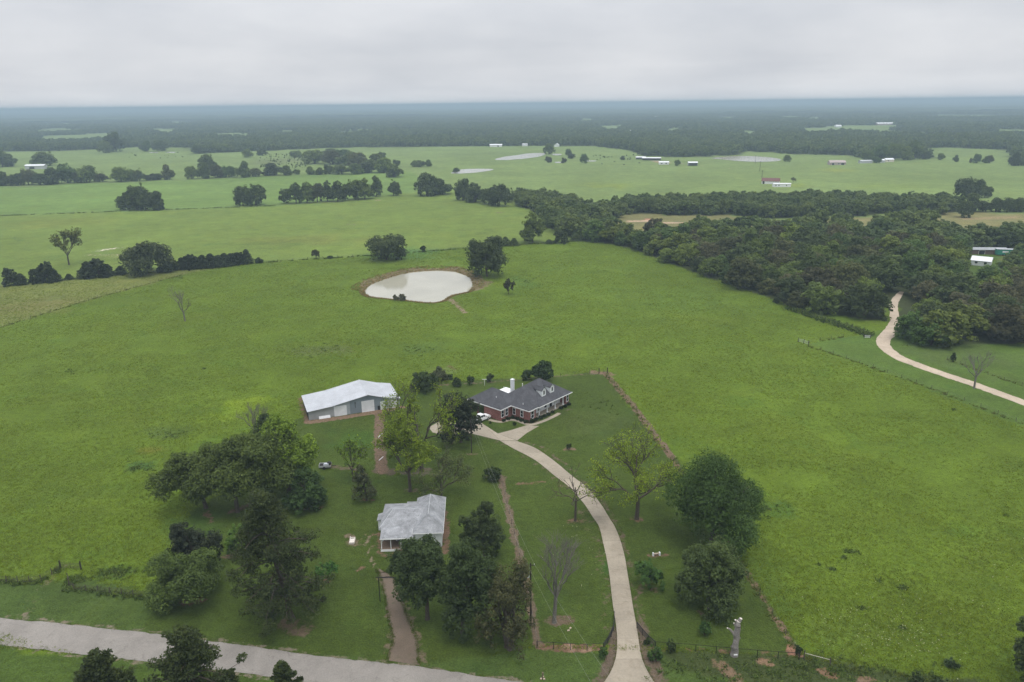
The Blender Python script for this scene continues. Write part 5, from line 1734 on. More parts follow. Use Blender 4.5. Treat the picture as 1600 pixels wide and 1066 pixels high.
# kind, base x, base y, crown top y, crown width px, crown centre x, crown base share, colour, name, label
NEAR = [
    ('oak', 322, 794, 706, 100, 304, .32, OAK, 'oak_tree', 'dark oak with leaning trunk, leftmost of the yard clump'),
    ('oak', 371, 800, 692, 98, 360, .34, OAK, 'oak_tree', 'dark oak second from the left in the yard clump'),
    ('oak', 392, 790, 683, 104, 416, .30, OAK, 'oak_tree', 'broad dark oak in the middle of the yard clump'),
    ('leafy', 452, 772, 655, 92, 452, .10, (0.140, 0.225, 0.030), 'elm_tree', 'tall yellow green tree at the right of the yard clump'),
    ('cedar', 418, 700, 648, 58, 418, .04, DK, 'cedar_tree', 'dark cedar behind the yard clump beside the yellow green tree'),
    ('bare', 398, 690, 634, 44, 398, .25, OAK, 'bare_tree', 'thin leafless tree behind the dark cedar of the yard clump'),
    ('oak', 480, 795, 735, 60, 479, .10, (0.054, 0.101, 0.034), 'young_oak', 'small rounded green tree at the lower right of the yard clump'),
    ('magnolia', 313, 900, 819, 74, 309, .10, MAG, 'magnolia_tree', 'dark glossy magnolia behind the leafy roadside tree'),
    ('leafy', 297, 940, 860, 104, 291, .10, (0.078, 0.123, 0.034), 'hackberry_tree', 'bushy mid green tree by the lower left fence'),
    ('leafy', 370, 868, 822, 32, 371, .1, (0.101, 0.188, 0.036), 'sapling', 'light green sapling left of the tall pine'),
    ('pine', 457, 968, 790, 132, 427, .16, PIN, 'pine_tree', 'tall ragged pine with leaning trunk near the road'),
    ('open', 659, 735, 607, 112, 650, .28, LIT, 'pecan_tree', 'tall yellow green pecan right of the bare strip below the barn'),
    ('open', 641, 768, 664, 80, 640, .32, LIT, 'pecan_tree', 'slim yellow green tree in front of the tall pecan'),
    ('magnolia', 720, 691, 615, 64, 719, .12, MAG, 'magnolia_tree', 'dark magnolia beside the parking apron of the brick house'),
    ('loose', 690, 782, 713, 78, 692, .22, (0.078, 0.105, 0.043), 'plum_tree', 'loose leaved grey green tree behind the farmhouse roof'),
    ('cedar', 573, 782, 727, 36, 568, .15, (0.060, 0.074, 0.038), 'cedar_tree', 'grey green cedar left of the slim pecan'),
    ('open', 552, 750, 690, 44, 551, .25, (0.114, 0.188, 0.026), 'young_pecan', 'small sparse yellow green tree behind the grey green cedar'),
    ('shrub', 769, 749, 729, 28, 769, .02, DK, 'round_shrub', 'dark round shrub at the upper end of the yard fence'),
    ('oak', 668, 967, 846, 84, 657, .30, (0.048, 0.078, 0.030), 'oak_tree', 'dark oak with visible trunk just right of the entrance frame'),
    ('oak', 724, 988, 851, 92, 731, .10, (0.046, 0.075, 0.029), 'oak_tree', 'tall dense oak between the entrance frame oak and the pole'),
    ('thin', 796, 1012, 890, 88, 789, .08, (0.065, 0.073, 0.036), 'cedar_tree', 'brownish cedar in front of the transformer pole'),
    ('leafy', 756, 870, 787, 66, 753, .06, (0.048, 0.073, 0.029), 'cedar_tree', 'dark cedar right of the old farmhouse'),
    ('bare_snaggy', 899, 814, 738, 84, 900, .42, OAK, 'bare_tree', 'storm broken leafless tree beside the curve of the driveway'),
    ('open', 995, 811, 683, 134, 991, .30, (0.155, 0.228, 0.026), 'pecan_tree', 'spreading yellow green pecan right of the driveway curve'),
    ('big', 1112, 850, 716, 148, 1117, .06, BIG, 'oak_tree', 'biggest dark green round oak right of the pecan'),
    ('leafy', 1106, 950, 846, 100, 1106, .06, (0.062, 0.096, 0.034), 'willow_oak', 'willowy dark green tree below the biggest oak'),
    ('leafy', 1014, 920, 875, 44, 1014, .08, (0.054, 0.114, 0.029), 'small_tree', 'small bright bushy tree left of the willowy tree'),
    ('bare', 866, 973, 846, 62, 874, .30, OAK, 'bare_tree', 'leafless pale grey tree on the lawn left of the driveway'),
    ('open', 513, 911, 881, 30, 512, .3, (0.067, 0.161, 0.042), 'sapling', 'tiny light green sapling on the lawn right of the pine'),
    ('shrub', 889, 703, 693, 9, 889, .05, DK, 'round_shrub', 'small dark shrub in a bare ring on the lawn'),
    ('shrub', 1048, 1018, 999, 17, 1048, .02, DK, 'round_shrub', 'round dark shrub on the pipe fence right of the driveway'),
    ('shrub', 1023, 1032, 1009, 22, 1023, .02, (0.046, 0.094, 0.026), 'entrance_shrub', 'leafy shrub right of the driveway mouth'),
    ('shrub', 1011, 1008, 997, 10, 1011, .02, DK, 'entrance_shrub', 'dark shrub inside the right entrance wing'),
    ('shrub', 942, 1028, 1010, 14, 942, .02, (0.046, 0.092, 0.026), 'entrance_shrub', 'leafy shrub left of the driveway mouth'),
    ('loose', 1101, 993, 975, 15, 1101, .05, (0.048, 0.101, 0.031), 'garden_shrub', 'small leafy shrub on the lawn left of the dead snag'),
    ('shrub', 1247, 1024, 1008, 12, 1246, .02, DK, 'corner_shrub', 'dark shrub on the corner of the front yard fence'),
    ('shrub', 1487, 1043, 1030, 20, 1487, .02, (0.048, 0.081, 0.036), 'pasture_shrub', 'lone dark shrub near the bottom of the right pasture'),
    ('oak', 1622, 1078, 958, 74, 1622, .05, (0.054, 0.078, 0.031), 'oak_tree', 'dark tree cut by the right picture edge'),
    ('shrub', 1432, 1072, 1052, 22, 1432, .02, DK, 'roadside_shrub', 'dark shrub at the bottom picture edge, left of two'), ('shrub', 1468, 1074, 1058, 26, 1468, .02, DK, 'roadside_shrub', 'dark shrub at the bottom picture edge, right of two'),
    # behind the houses
    ('oak', 668, 610, 581, 42, 664, .03, (0.046, 0.075, 0.029), 'bushy_tree', 'dark bushy tree behind the tall pecan near the barn'),
    ('shrub', 690, 595, 572, 30, 686, .02, (0.074, 0.092, 0.054), 'grey_bush', 'grey green bush behind the dark bushy tree'),
    ('shrub', 702, 592, 584, 16, 700, .02, DK, 'low_bush', 'low dark bush right of the grey green bush'),
    ('shrub', 714, 604, 590, 13, 714, .05, (0.052, 0.083, 0.034), 'young_shrub', 'leftmost of three young shrubs on the back fence of the brick house'),
    ('shrub', 735.5, 601, 586, 12, 735.5, .05, (0.052, 0.083, 0.034), 'young_shrub', 'middle of three young shrubs on the back fence of the brick house'),
    ('shrub', 766, 597, 583, 12, 766, .05, (0.062, 0.088, 0.041), 'young_shrub', 'rightmost of three young shrubs on the back fence of the brick house'),
    ('big', 847, 594, 563, 37, 846, .05, (0.035, 0.065, 0.024), 'round_tree', 'round dark tree behind the ridge of the brick house'),
    ('shrub', 823, 593, 578, 17, 823, .03, (0.040, 0.067, 0.024), 'small_tree', 'small dark tree left of the round tree behind the house'),
    # pasture and pond
    ('bare', 289, 502, 454, 32, 286, .30, OAK, 'bare_tree', 'grey leafless tree alone in the left pasture'),
    ('sparse', 108, 414, 369, 38, 109, .30, (0.114, 0.141, 0.042), 'young_tree', 'thin leafed tree beside the pale bare patch at left'),
    ('oak', 231, 428, 384, 70, 233, .08, (0.054, 0.075, 0.034), 'oak_tree', 'rounded oak in the left hedge line beside the cedar hedge'),
    ('oak', 261, 425, 404, 26, 262, .02, (0.046, 0.067, 0.029), 'hedge_shrub', 'dark shrub between the rounded oak and the cedar hedge'),
    ('oak', 604, 406, 368, 58, 605, .04, (0.062, 0.088, 0.036), 'oak_tree', 'rounded oak left above the pond'),
    ('oak', 761, 433, 374, 58, 761, .05, (0.046, 0.069, 0.029), 'oak_tree', 'tall dark oak at the right end of the pond'),
    ('sparse', 795, 460, 439, 14, 795, .2, (0.054, 0.060, 0.036), 'dead_bush', 'dark half dead bush right of the pond oak'),
    ('sparse', 625, 470, 461, 17, 625, .1, (0.081, 0.087, 0.060), 'waterside_bush', 'twiggy bush at the near edge of the pond'),
    ('bare', 1522, 607, 555, 52, 1521, .34, (0.094, 0.087, 0.060), 'leafless_tree', 'brownish leafless tree beside the gravel lane'),
    ('shrub', 1489, 566, 553, 8, 1489, .05, DK, 'cedar_sapling', 'small dark cedar right of the lane bend'),
    ('shrub', 1212, 474, 465, 9, 1212, .05, (0.047, 0.069, 0.026), 'cedar_sapling', 'small dark bush at the pasture foot of the wood'),
    ('shrub', 405, 411, 403, 12, 405, .05, DK, 'hedge_shrub', 'small dark shrub at the right end of the cedar hedge'),
    ('sparse', 494, 404, 392, 9, 494, .1, (0.081, 0.094, 0.048), 'hedge_sapling', 'thin sapling on the fence midway to the rounded pond oak'), ('shrub', 516, 404, 400, 8, 516, .05, DK, 'hedge_shrub', 'low shrub on the fence right of the thin sapling'),
    ('shrub', 661, 394, 384, 8, 661, .1, (0.054, 0.081, 0.036), 'hedge_sapling', 'small sapling on the fence right of the rounded pond oak'),
]


def make_near():
    for i, (kind, bx, by, ty, wpx, cx, cb, colr, name, label) in enumerate(NEAR):
        W, H = solve_size(bx, by, ty, wpx, cb)
        lean = (float(at(cx, by)[0] - at(bx, by)[0]), 0.0)
        dist = float(np.linalg.norm(at(bx, by)))
        ls = max(0.26, dist * 0.0021)
        s = 1000 + i
        bark = 'bark'
        area = W * W + W * H
        if kind in ('oak', 'big', 'magnolia', 'leafy'):
            sz = ls * (1.2 if kind == 'magnolia' else 1.0)
            nc = int(np.clip(area * 1.0, 50, 330))
            per = int(np.clip(4.8 * area / (sz * sz) / nc, 14, 80))
            if kind == 'big':
                per = int(per * 1.2)
            d = gen_dense(H, W, cb, s, sz, nc, per, lean, 'dome' if kind != 'leafy' else 'round', {'leafy': 0.36, 'big': 0.14, 'oak': 0.38, 'magnolia': 0.28}[kind], 1)
        elif kind in ('cedar', 'thin'):
            nc = int(np.clip(area * 0.9, 50, 220))
            per = int(np.clip(3.6 * area / (ls * ls) / nc, 14, 60) * (0.75 if kind == 'thin' else 1))
            d = gen_dense(H, W, cb, s, ls * 0.9, nc, per, lean, 'cone' if kind == 'cedar' else 'round', 0.4, 1 if kind == 'cedar' else 3)
        elif kind == 'pine':
            d = gen_pine(H, W, cb, s, ls * 1.35, lean)
        elif kind == 'open':
            d = gen_branchy(H, W, cb, s, ls * 1.0, 11 if W > 8 else 8, lean, 4 if W > 7 else 3, spread=0.8)
        elif kind == 'loose':
            d = gen_branchy(H, W, cb, s, ls * 1.0, 14, lean, 3, spread=0.9, tipr=0.09 * W)
        elif kind == 'sparse':
            d = gen_branchy(H, W, cb, s, ls * 0.8, 3, lean, 4, spread=0.6)
        elif kind == 'bare':
            d = gen_branchy(H, W, cb, s, 1, 1, lean, 4, True, 0.58, kids=(2, 4), droop=0.28)
            bark = 'bark_grey'
        elif kind == 'bare_snaggy':
            d = gen_branchy(H, W, cb, s, 1, 1, lean, 3, True, 0.75, prune=0.2, splay=1.5, kids=(2, 3), droop=0.05)
        else:
            nc = int(np.clip(area * 4, 16, 60))
            per = int(np.clip(4.0 * area / (ls * ls) / nc * 1.5, 14, 60))
            d = gen_dense(H, W, cb, s, ls * 0.85, nc, per, lean, 'round', 0.25, 1)
        p = at(bx, by)
        cat = 'shrub' if ('shrub' in name or 'bush' in name) else 'tree'
        plant(name, label, cat, p, to_meshes(d, bark), colr)


make_near()

# pines whose tops rise into the picture from below
for i, (tx, ty, hh, w, lab) in enumerate(((150, 1019, 17, 8.5, 'dark pine top at the lower left, leftmost of the roadside pines'), (287, 989, 19, 11.5, 'broad pine top rising across the road, biggest of the roadside pines'),
                                          (440, 1036, 15, 5.5, 'slim pine top at the bottom picture edge, rightmost of the roadside pines'), (357, 1050, 13, 5.0, 'low pine top between the biggest and the slim roadside pine'))):
    p = at(tx, ty + 3, hh)
    plant('pine_tree', lab, 'tree', p, to_meshes(gen_pine(hh, w, 0.2, 60 + i, 0.36, (0, 0), 60, 90)), PIN)

# dead snag by the front fence
sp = at(1147, 1024)
sh = height_at(1147, 1024, 1149, 966)
r_ = np.random.default_rng(5)
sg_ = []
prev, pr = np.array([0, 0, -0.2]), 0.62
for i in range(1, 9):
    t = i / 8
    q = np.array([0.12 * t + r_.uniform(-.10, .10), r_.uniform(-.10, .10), sh * 0.93 * t])
    rr = 0.60 - 0.22 * t + r_.uniform(-.09, .09)
    sg_.append((prev, pr, q, rr))
    prev, pr = q, rr
sg_ += [((0.2, 0, sh * .9), .3, (0.5, 0, sh), .26), ((0.15, 0, sh * .86), .24, (-0.25, .1, sh * .95), .17), ((0.05, 0, sh * .5), .28, (-0.9, 0.05, sh * .70), .17), ((-0.9, 0.05, sh * .70), .17, (-1.35, 0.05, sh * .74), .12), ((0.0, .1, sh * .75), .2, (-.35, .3, sh * .84), .14), ((0.1, 0, sh * .42), .3, (0.62, -.1, sh * .50), .16), ((0, 0, sh * .22), .34, (-.55, -.15, sh * .27), .2), ((0.1, 0, sh * .66), .26, (.6, .1, sh * .72), .14)]
snag = empty('dead_snag', (sp[0], sp[1], 0))
tag(snag, 'broken pale grey dead tree trunk at the front pipe fence', 'tree')
tv = tubes_mesh(sg_, 9)
link('trunk', np_mesh('trunk', tv[0], tv[1], [M['bark_pale']], None, True), snag)
for (x, y, z, rr) in ((0.5, 0, sh, .26), (-0.25, .1, sh * .95, .17), (-1.35, .05, sh * .74, .13), (-.35, .3, sh * .84, .14), (0.25, 0, sh * .93, .36)):
    MB().tube((x, y, z - .02), (x + .02, y, z + .05), rr * 0.9, rr * .7, 9).build('sawn_end', M['slab_white'], snag)
tag_ = MB().box(-0.28, 0.28, -0.66, -0.60, 0.5, 0.72).build('white_tag', M['white'], snag)

# ---------------------------------------------------------------- stock trees for rows and woods (shared meshes)
STOCK = []
for i in range(8):
    rr = random.Random(i)
    hh, ww = rr.uniform(9.0, 11.5), rr.uniform(9.0, 11.5)
    STOCK.append((to_meshes(gen_dense(hh, ww, rr.uniform(.0, .05), 300 + i, 0.58, 150, 26, (rr.uniform(-.6, .6), rr.uniform(-.6, .6)), 'dome' if i % 2 else 'round', (0.16, 0.3, 0.22, 0.12, 0.36, 0.2, 0.1, 0.26)[i], 1 + i % 2)), ww, hh))
STOCK_TALL = []
for i in range(3):
    STOCK_TALL.append((to_meshes(gen_dense(12.0, 8.5, .10, 330 + i, 0.6, 110, 26, (0, 0), 'round', 0.45, 1)), 8.5, 12.0))
STOCK_CED = []
for i in range(3):
    STOCK_CED.append((to_meshes(gen_dense(6.5, 5.2, .0, 340 + i, 0.45, 90, 24, (0, 0), 'cone' if i else 'round', 0.4, 1)), 5.2, 6.5))
STOCK_BARE = [(to_meshes(gen_branchy(11, 7.5, .3, 351, .5, 2, (0, 0), 4, spread=.6)), 7.5, 11.0)]

ORD = ['first', 'second', 'third', 'fourth', 'fifth', 'sixth', 'seventh', 'eighth', 'ninth', 'tenth', 'eleventh', 'twelfth', 'thirteenth', 'fourteenth', 'fifteenth', 'sixteenth', 'seventeenth', 'eighteenth', 'nineteenth', 'twentieth']


def ordinal(k):
    if k < 20:
        return ORD[k]
    tens = {2: 'twenty', 3: 'thirty', 4: 'forty', 5: 'fifty', 6: 'sixty', 7: 'seventy', 8: 'eighty', 9: 'ninety'}
    k1 = k + 1
    if k1 >= 100:
        return '%dth' % k1
    return tens[k1 // 10] + ('-' + ORD[k1 % 10 - 1] if k1 % 10 else 'ieth')


def tint_of(rr, base=None, spread=0.25):
    b = base or rr.choice([(0.068, 0.106, 0.031), (0.080, 0.120, 0.032), (0.056, 0.084, 0.031), (0.092, 0.138, 0.033), (0.080, 0.096, 0.040), (0.104, 0.152, 0.033), (0.066, 0.116, 0.034)])
    k = rr.uniform(1 - spread, 1 + spread)
    return tuple(c * k for c in b)


def put_stock(stock, name, label, x, y, W, H, rr, group, base=None):
    (ms, w0, h0) = stock
    return plant(name, label, 'tree', (x, y), ms, tint_of(rr, base), rr.uniform(0, 6.28), (W / w0, W / w0, H / h0), group)


def row(desc, group, items, stock=STOCK, name='hedgerow_tree', base=None):
    """items: (x px, base y px, crown width px, crown height px), left to right"""
    rr = random.Random(len(desc) * 7)
    items = sorted(items)
    for k, (px, py, wp, hp) in enumerate(items):
        p = at(px, py)
        W = float(np.linalg.norm(at(px + wp / 2, py) - at(px - wp / 2, py)))
        _, H = solve_size(px, py, py - hp, wp, 0.05)
        lab = '%s tree from the left %s' % (ordinal(k), desc) if len(items) > 1 else desc
        put_stock(stock[rr.randrange(len(stock))], name, lab, p[0], p[1], W, H, rr, group, base)


DB = (0.060, 0.090, 0.032)
row('in the hedgerow at the far left', 'far left hedgerow', [(10, 290, 26, 18), (26, 290, 22, 15), (45, 289, 24, 20), (63, 289, 20, 15), (84, 288, 26, 22), (106, 286, 26, 25), (122, 286, 18, 14), (138, 285, 30, 22), (160, 284, 20, 12), (190, 284, 30, 20), (205, 283, 20, 16), (218, 283, 20, 16), (234, 282, 18, 9), (250, 281, 18, 9), (265, 281, 17, 21)], name='hedgerow_tree')
row('in the hedgerow left of the dense clump', 'middle hedgerow', [(300, 280, 18, 18), (318, 279, 20, 22), (338, 278, 24, 18), (358, 277, 24, 16), (382, 277, 20, 23), (400, 276, 18, 12), (428, 274, 28, 18), (446, 274, 18, 14), (463, 273, 12, 8), (484, 273, 14, 12), (500, 273, 16, 10), (514, 272, 14, 14), (534, 272, 26, 14), (556, 272, 26, 16)], name='hedgerow_tree')
row('in the dense clump beyond the hay field', 'dense clump', [(492, 256, 34, 20), (518, 257, 34, 20), (545, 258, 34, 20), (560, 262, 30, 22), (585, 264, 34, 22), (600, 270, 34, 22), (575, 270, 30, 16), (616, 277, 26, 18), (596, 247, 14, 9), (620, 259, 12, 9), (512, 243, 30, 10), (535, 245, 30, 11)], name='grove_tree')
row('in the tall row across the near left field', 'tall field row', [(447, 318, 20, 22), (463, 318, 24, 30), (480, 317, 24, 30), (496, 316, 22, 28), (512, 315, 22, 30), (528, 315, 24, 30), (540, 313, 18, 24), (556, 312, 28, 30), (570, 311, 28, 30), (588, 307, 20, 30)], stock=STOCK_TALL, name='field_tree')
row('in the big clump alone in the near left field', 'lone clump', [(196, 328, 26, 20), (212, 328, 34, 32), (228, 328, 34, 34), (245, 328, 26, 26)], name='clump_tree', base=DB)
row('in the rounded pair left of the tall field row', 'rounded pair', [(380, 321, 28, 28), (400, 321, 30, 30)], name='clump_tree', base=DB)
row('dark rounded tree alone right of the tall field row', None, [(615, 306, 22, 22)], name='lone_tree', base=DB)
row('in the pair right of the lone dark tree', 'field pair', [(668, 306, 38, 34), (692, 304, 32, 24)], name='clump_tree', base=DB)
row('in the cluster left of the wood corner', 'cluster at the wood corner', [(723, 313, 26, 32), (742, 316, 32, 28), (764, 319, 26, 24), (779, 322, 34, 32), (793, 316, 22, 22)], name='clump_tree', base=DB)
row('in the small dark trio beyond the hay field', 'small trio', [(648, 261, 13, 10), (658, 261, 14, 10), (668, 260, 12, 10)], name='far_tree')
row('round tree beside the long pale shed', None, [(71, 259, 32, 18)], name='far_tree')
row('at the left picture edge beyond the hedgerow', 'left edge trees', [(4, 261, 28, 22), (18, 260, 18, 16)], name='far_tree')
row('in the dark group beyond the far left pasture', 'far left group', [(166, 239, 20, 16), (182, 237, 26, 26), (196, 230, 14, 12), (222, 235, 8, 8), (230, 237, 12, 14), (252, 236, 22, 14)], name='far_tree')
row('scattered through the meadow left of the dense clump', 'loose meadow trees', [(326, 268, 26, 24), (312, 240, 24, 12), (345, 238, 22, 12), (388, 246, 16, 12), (410, 243, 16, 8), (462, 246, 20, 10)], name='far_tree')
row('beside the long far pond', 'long pond trees', [(858, 241, 18, 16), (888, 243, 10, 10), (892, 248, 12, 8), (857, 254, 12, 9), (881, 255, 9, 8), (913, 255, 14, 14), (972, 250, 8, 6), (1037, 258, 0.1, 0.1)][:7], name='pond_tree')
row('lone bush like tree on the bare meadow strip', None, [(1058, 259, 10, 9)], name='far_tree')
row('bush like tree left of the middle far pond', None, [(714, 270, 12, 8)], name='far_tree')
row('round tree at the right end of the right pond', None, [(1230, 253, 13, 10)], name='far_tree')
row('in the dark meadow group at right', 'dark meadow group', [(1354, 251, 20, 14), (1369, 255, 14, 9), (1375, 249, 28, 20), (1396, 250, 26, 22), (1412, 250, 24, 18), (1428, 249, 24, 24), (1446, 249, 18, 10)], name='far_tree')
row('along the far fence of the right meadow', 'right meadow trees', [(1470, 250, 12, 9), (1492, 253, 9, 9), (1516, 255, 4, 7), (1526, 255, 14, 12), (1538, 255, 10, 9), (1546, 255, 12, 10), (1586, 259, 18, 18), (1600, 259, 18, 16)], name='far_tree')
row('thin tree beside the white mobile home', None, [(1239, 287, 8, 9)], stock=STOCK_BARE, name='far_tree')
row('in the dark clump in front of the right meadow', 'right meadow clump', [(1504, 309, 32, 26), (1522, 309, 32, 24), (1538, 309, 22, 16)], name='clump_tree', base=DB)
row('in the row below the right meadow clump', 'right row', [(1506, 340, 24, 22), (1522, 331, 32, 24), (1540, 331, 20, 14), (1556, 331, 24, 18), (1574, 331, 24, 18), (1592, 331, 26, 18), (1610, 331, 26, 18)], name='clump_tree', base=DB)
row('spreading tree where the hedge meets the wood', None, [(832, 379, 38, 46)], stock=STOCK_TALL, name='hedge_tree')
row('in the cedars along the fence right of the pond oak', 'fence cedars', [(742, 388, 16, 11), (776, 385, 18, 15), (790, 384, 18, 14), (803, 384, 16, 12), (877, 380, 22, 20), (858, 381, 14, 7), (900, 376, 18, 11), (915, 376, 18, 12)], stock=STOCK_CED, name='fence_cedar', base=DB)
row('in the dark cedar hedge at left', 'left cedar hedge', [(285, 421, 20, 17), (296, 421, 22, 21), (307, 420, 20, 18), (317, 419, 22, 19), (330, 418, 24, 20), (342, 417, 22, 17), (352, 416, 22, 19), (362, 414, 22, 17), (374, 413, 22, 18), (386, 412, 20, 21)], stock=STOCK_CED, name='hedge_cedar', base=(0.028, 0.042, 0.020))
row('in the dark bushes along the left fence', 'left fence bushes', [(18, 446, 22, 22), (34, 445, 18, 15), (60, 442, 24, 20), (76, 441, 26, 26), (88, 440, 16, 16), (138, 434, 28, 22), (155, 433, 32, 24), (170, 431, 20, 16), (189, 429, 18, 12), (108, 437, 14, 8)], stock=STOCK_CED, name='fence_cedar', base=(0.032, 0.048, 0.021))


# ---------------------------------------------------------------- the wood on the right
def poisson(poly, rad, r, tries=9000, avoid=()):
    lo, hi = poly.min(0), poly.max(0)
    P = r.uniform(lo, hi, (tries, 2))
    P = P[inside(P, poly)]
    for a in avoid:
        P = P[~inside(P, a)]
    keep = []
    for p in P:
        if all((p[0] - q[0]) ** 2 + (p[1] - q[1]) ** 2 > rad * rad for q in keep[-900:]):
            keep.append(p)
    return np.array(keep)


HOLES = [CLEAR_A, CLEAR_B, CLEAR_C, atl([(1304, 466), (1348, 466), (1344, 500), (1308, 500)]), atl([(1352, 416), (1394, 416), (1394, 452), (1352, 452)]), atl([(1498, 400), (1572, 396), (1572, 456), (1498, 456)])]
wr1 = np.random.default_rng(21)
PA = poisson(WOOD_A, 8.4, wr1, 9000, HOLES)
PB = poisson(WOOD_B, 8.0, wr1, 5000)
lane = _gc
PA = PA[dist_line(PA, lane[4:]) > 8.2]
edge_line = atl([(905, 374), (935, 378), (985, 388), (1030, 405), (1085, 425), (1140, 445), (1200, 463), (1245, 484), (1300, 491), (1350, 499), (1382, 500)])
edge_r = atl([(1405, 535), (1440, 541), (1500, 540), (1600, 534)])
rr = random.Random(4)
MAXW = 175
dA = np.hypot(*PA.T)
in_view = np.array([abs(p[0] / p[1]) < 0.72 for p in PA])
order = np.argsort(dA + np.where(in_view, 0, 1e4))
single = set(order[:MAXW].tolist())
rest = []
e1, e2 = dist_line(PA, edge_line), dist_line(PA, edge_r)
edge1 = sorted([i for i in single if e1[i] < 7.5], key=lambda i: -PA[i][1])
edge2 = sorted([i for i in single if e2[i] < 7.5 and i not in edge1], key=lambda i: PA[i][0])
deep_label, fam = {}, {}
for i in sorted(single):
    if i in edge1 or i in edge2:
        continue
    lf_ = 800 + PA[i][0] / PA[i][1] * F_PX < 1395
    edges = edge1 if lf_ else edge2
    j = min(range(len(edges)), key=lambda q: abs(PA[edges[q]][0] / PA[edges[q]][1] - PA[i][0] / PA[i][1]) + 1e-4 * q)
    fam.setdefault((lf_, j), []).append(i)
for (lf_, j), members in fam.items():
    for q, i in enumerate(sorted(members, key=lambda q: PA[q][1])):
        where = 'pasture edge tree of the right wood' if lf_ else 'near edge tree right of the lane'
        deep_label[i] = ('%s tree inward behind the %s %s' % (ordinal(q), ordinal(j), where), 'trees deep in the right wood')
for i in range(len(PA)):
    x, y = PA[i]
    W = rr.uniform(9.0, 18.0)
    H = W * rr.uniform(0.62, 0.95)
    if 1490 < 800 + x / y * F_PX and y < 420:
        H *= 1.0
    if i not in single:
        rest.append((x, y, W, H))
        continue
    if i in edge1:
        lab = '%s tree down the pasture edge of the right wood, counted from its far corner' % ordinal(edge1.index(i))
        grp = 'pasture edge of the right wood'
    elif i in edge2:
        lab = '%s tree along the near edge of the wood right of the lane' % ordinal(edge2.index(i))
        grp = 'near edge right of the lane'
    else:
        lab, grp = deep_label[i]
    if i in edge1 or i in edge2:
        H *= 0.92
    b = None
    if rr.random() < 0.12:
        b = (0.105, 0.145, 0.030)
    elif rr.random() < 0.16:
        b = (0.074, 0.078, 0.042)
    put_stock(rr.choice(STOCK), 'broadleaf_tree', lab, x, y, W, H, rr, grp, b)
for x, y in PB:
    rest.append((x, y, rr.uniform(10, 15), rr.uniform(8.0, 11.5)))
p = at(1403, 525)
for px, py, W, H, lab in ((1427, 532, 12, 10.0, 'bright green bushy tree at the lane bend, front corner of the wood'), (1455, 539, 12, 8.5, 'bright green bushy tree right of the lane bend tree')):
    p = at(px, py)
    put_stock(STOCK[2], 'bushy_tree', lab, p[0], p[1], W, H, rr, None, (0.055, 0.105, 0.027))


# ================================================================== things nobody could count
def scatter(name, label, cat, P, S, protos, rotz=None, tilt=0.0):
    """one object: copies of a few meshes on many points"""
    P = np.asarray(P, float)
    n = len(P)
    me = bpy.data.meshes.new(name)
    me.vertices.add(n)
    me.vertices.foreach_set('co', P.astype(np.float32).ravel())
    S = np.asarray(S, np.float32)
    if S.ndim == 1:
        S = np.repeat(S[:, None], 3, 1)
    a = me.attributes.new('scl', 'FLOAT_VECTOR', 'POINT')
    a.data.foreach_set('vector', S.astype(np.float32).ravel())
    R = np.zeros((n, 3), np.float32)
    R[:, 2] = rng.uniform(0, 6.28, n) if rotz is None else rotz
    if tilt:
        R[:, :2] = rng.uniform(-tilt, tilt, (n, 2))
    a = me.attributes.new('rot', 'FLOAT_VECTOR', 'POINT')
    a.data.foreach_set('vector', R.ravel())
    a = me.attributes.new('pidx', 'INT', 'POINT')
    a.data.foreach_set('value', rng.integers(0, len(protos), n).astype(np.int32))
    o = link(name, me)
    tag(o, label, cat, kind='stuff')
    col = bpy.data.collections.new(name + '_models')
    for m in protos:
        q = bpy.data.objects.new(m.name, m)
        col.objects.link(q)
    ng = bpy.data.node_groups.new(name, 'GeometryNodeTree')
    ng.interface.new_socket('Geometry', in_out='INPUT', socket_type='NodeSocketGeometry')
    ng.interface.new_socket('Geometry', in_out='OUTPUT', socket_type='NodeSocketGeometry')
    N, L = ng.nodes, ng.links
    gi, go = N.new('NodeGroupInput'), N.new('NodeGroupOutput')
    ci = N.new('GeometryNodeCollectionInfo')
    ci.inputs['Collection'].default_value = col
    ci.inputs['Separate Children'].default_value = True
    ci.inputs['Reset Children'].default_value = True
    ip = N.new('GeometryNodeInstanceOnPoints')
    ip.inputs['Pick Instance'].default_value = True

    def na(nm, typ):
        q = N.new('GeometryNodeInputNamedAttribute')
        q.data_type = typ
        q.inputs['Name'].default_value = nm
        return q.outputs['Attribute']
    L.new(gi.outputs[0], ip.inputs['Points'])
    L.new(ci.outputs[0], ip.inputs['Instance'])
    L.new(na('pidx', 'INT'), ip.inputs['Instance Index'])
    er = N.new('FunctionNodeEulerToRotation')
    L.new(na('rot', 'FLOAT_VECTOR'), er.inputs[0])
    L.new(er.outputs[0], ip.inputs['Rotation'])
    L.new(na('scl', 'FLOAT_VECTOR'), ip.inputs['Scale'])
    L.new(ip.outputs[0], go.inputs[0])
    md = o.modifiers.new('scatter', 'NODES')
    md.node_group = ng
    return o


def joined(lf, tb, mat_leaf_, mat_bark_, name):
    V = np.vstack([lf[0], tb[0]])
    Fq = np.vstack([lf[1], tb[1] + len(lf[0])])
    T = np.concatenate([lf[2], np.full(len(tb[0]), 0.5)])
    me = np_mesh(name, V, Fq, [mat_leaf_, mat_bark_], dict(tint=('FLOAT', T)))
    mi = np.zeros(len(Fq), np.int32)
    mi[len(lf[1]):] = 1
    me.polygons.foreach_set('material_index', mi)
    return me


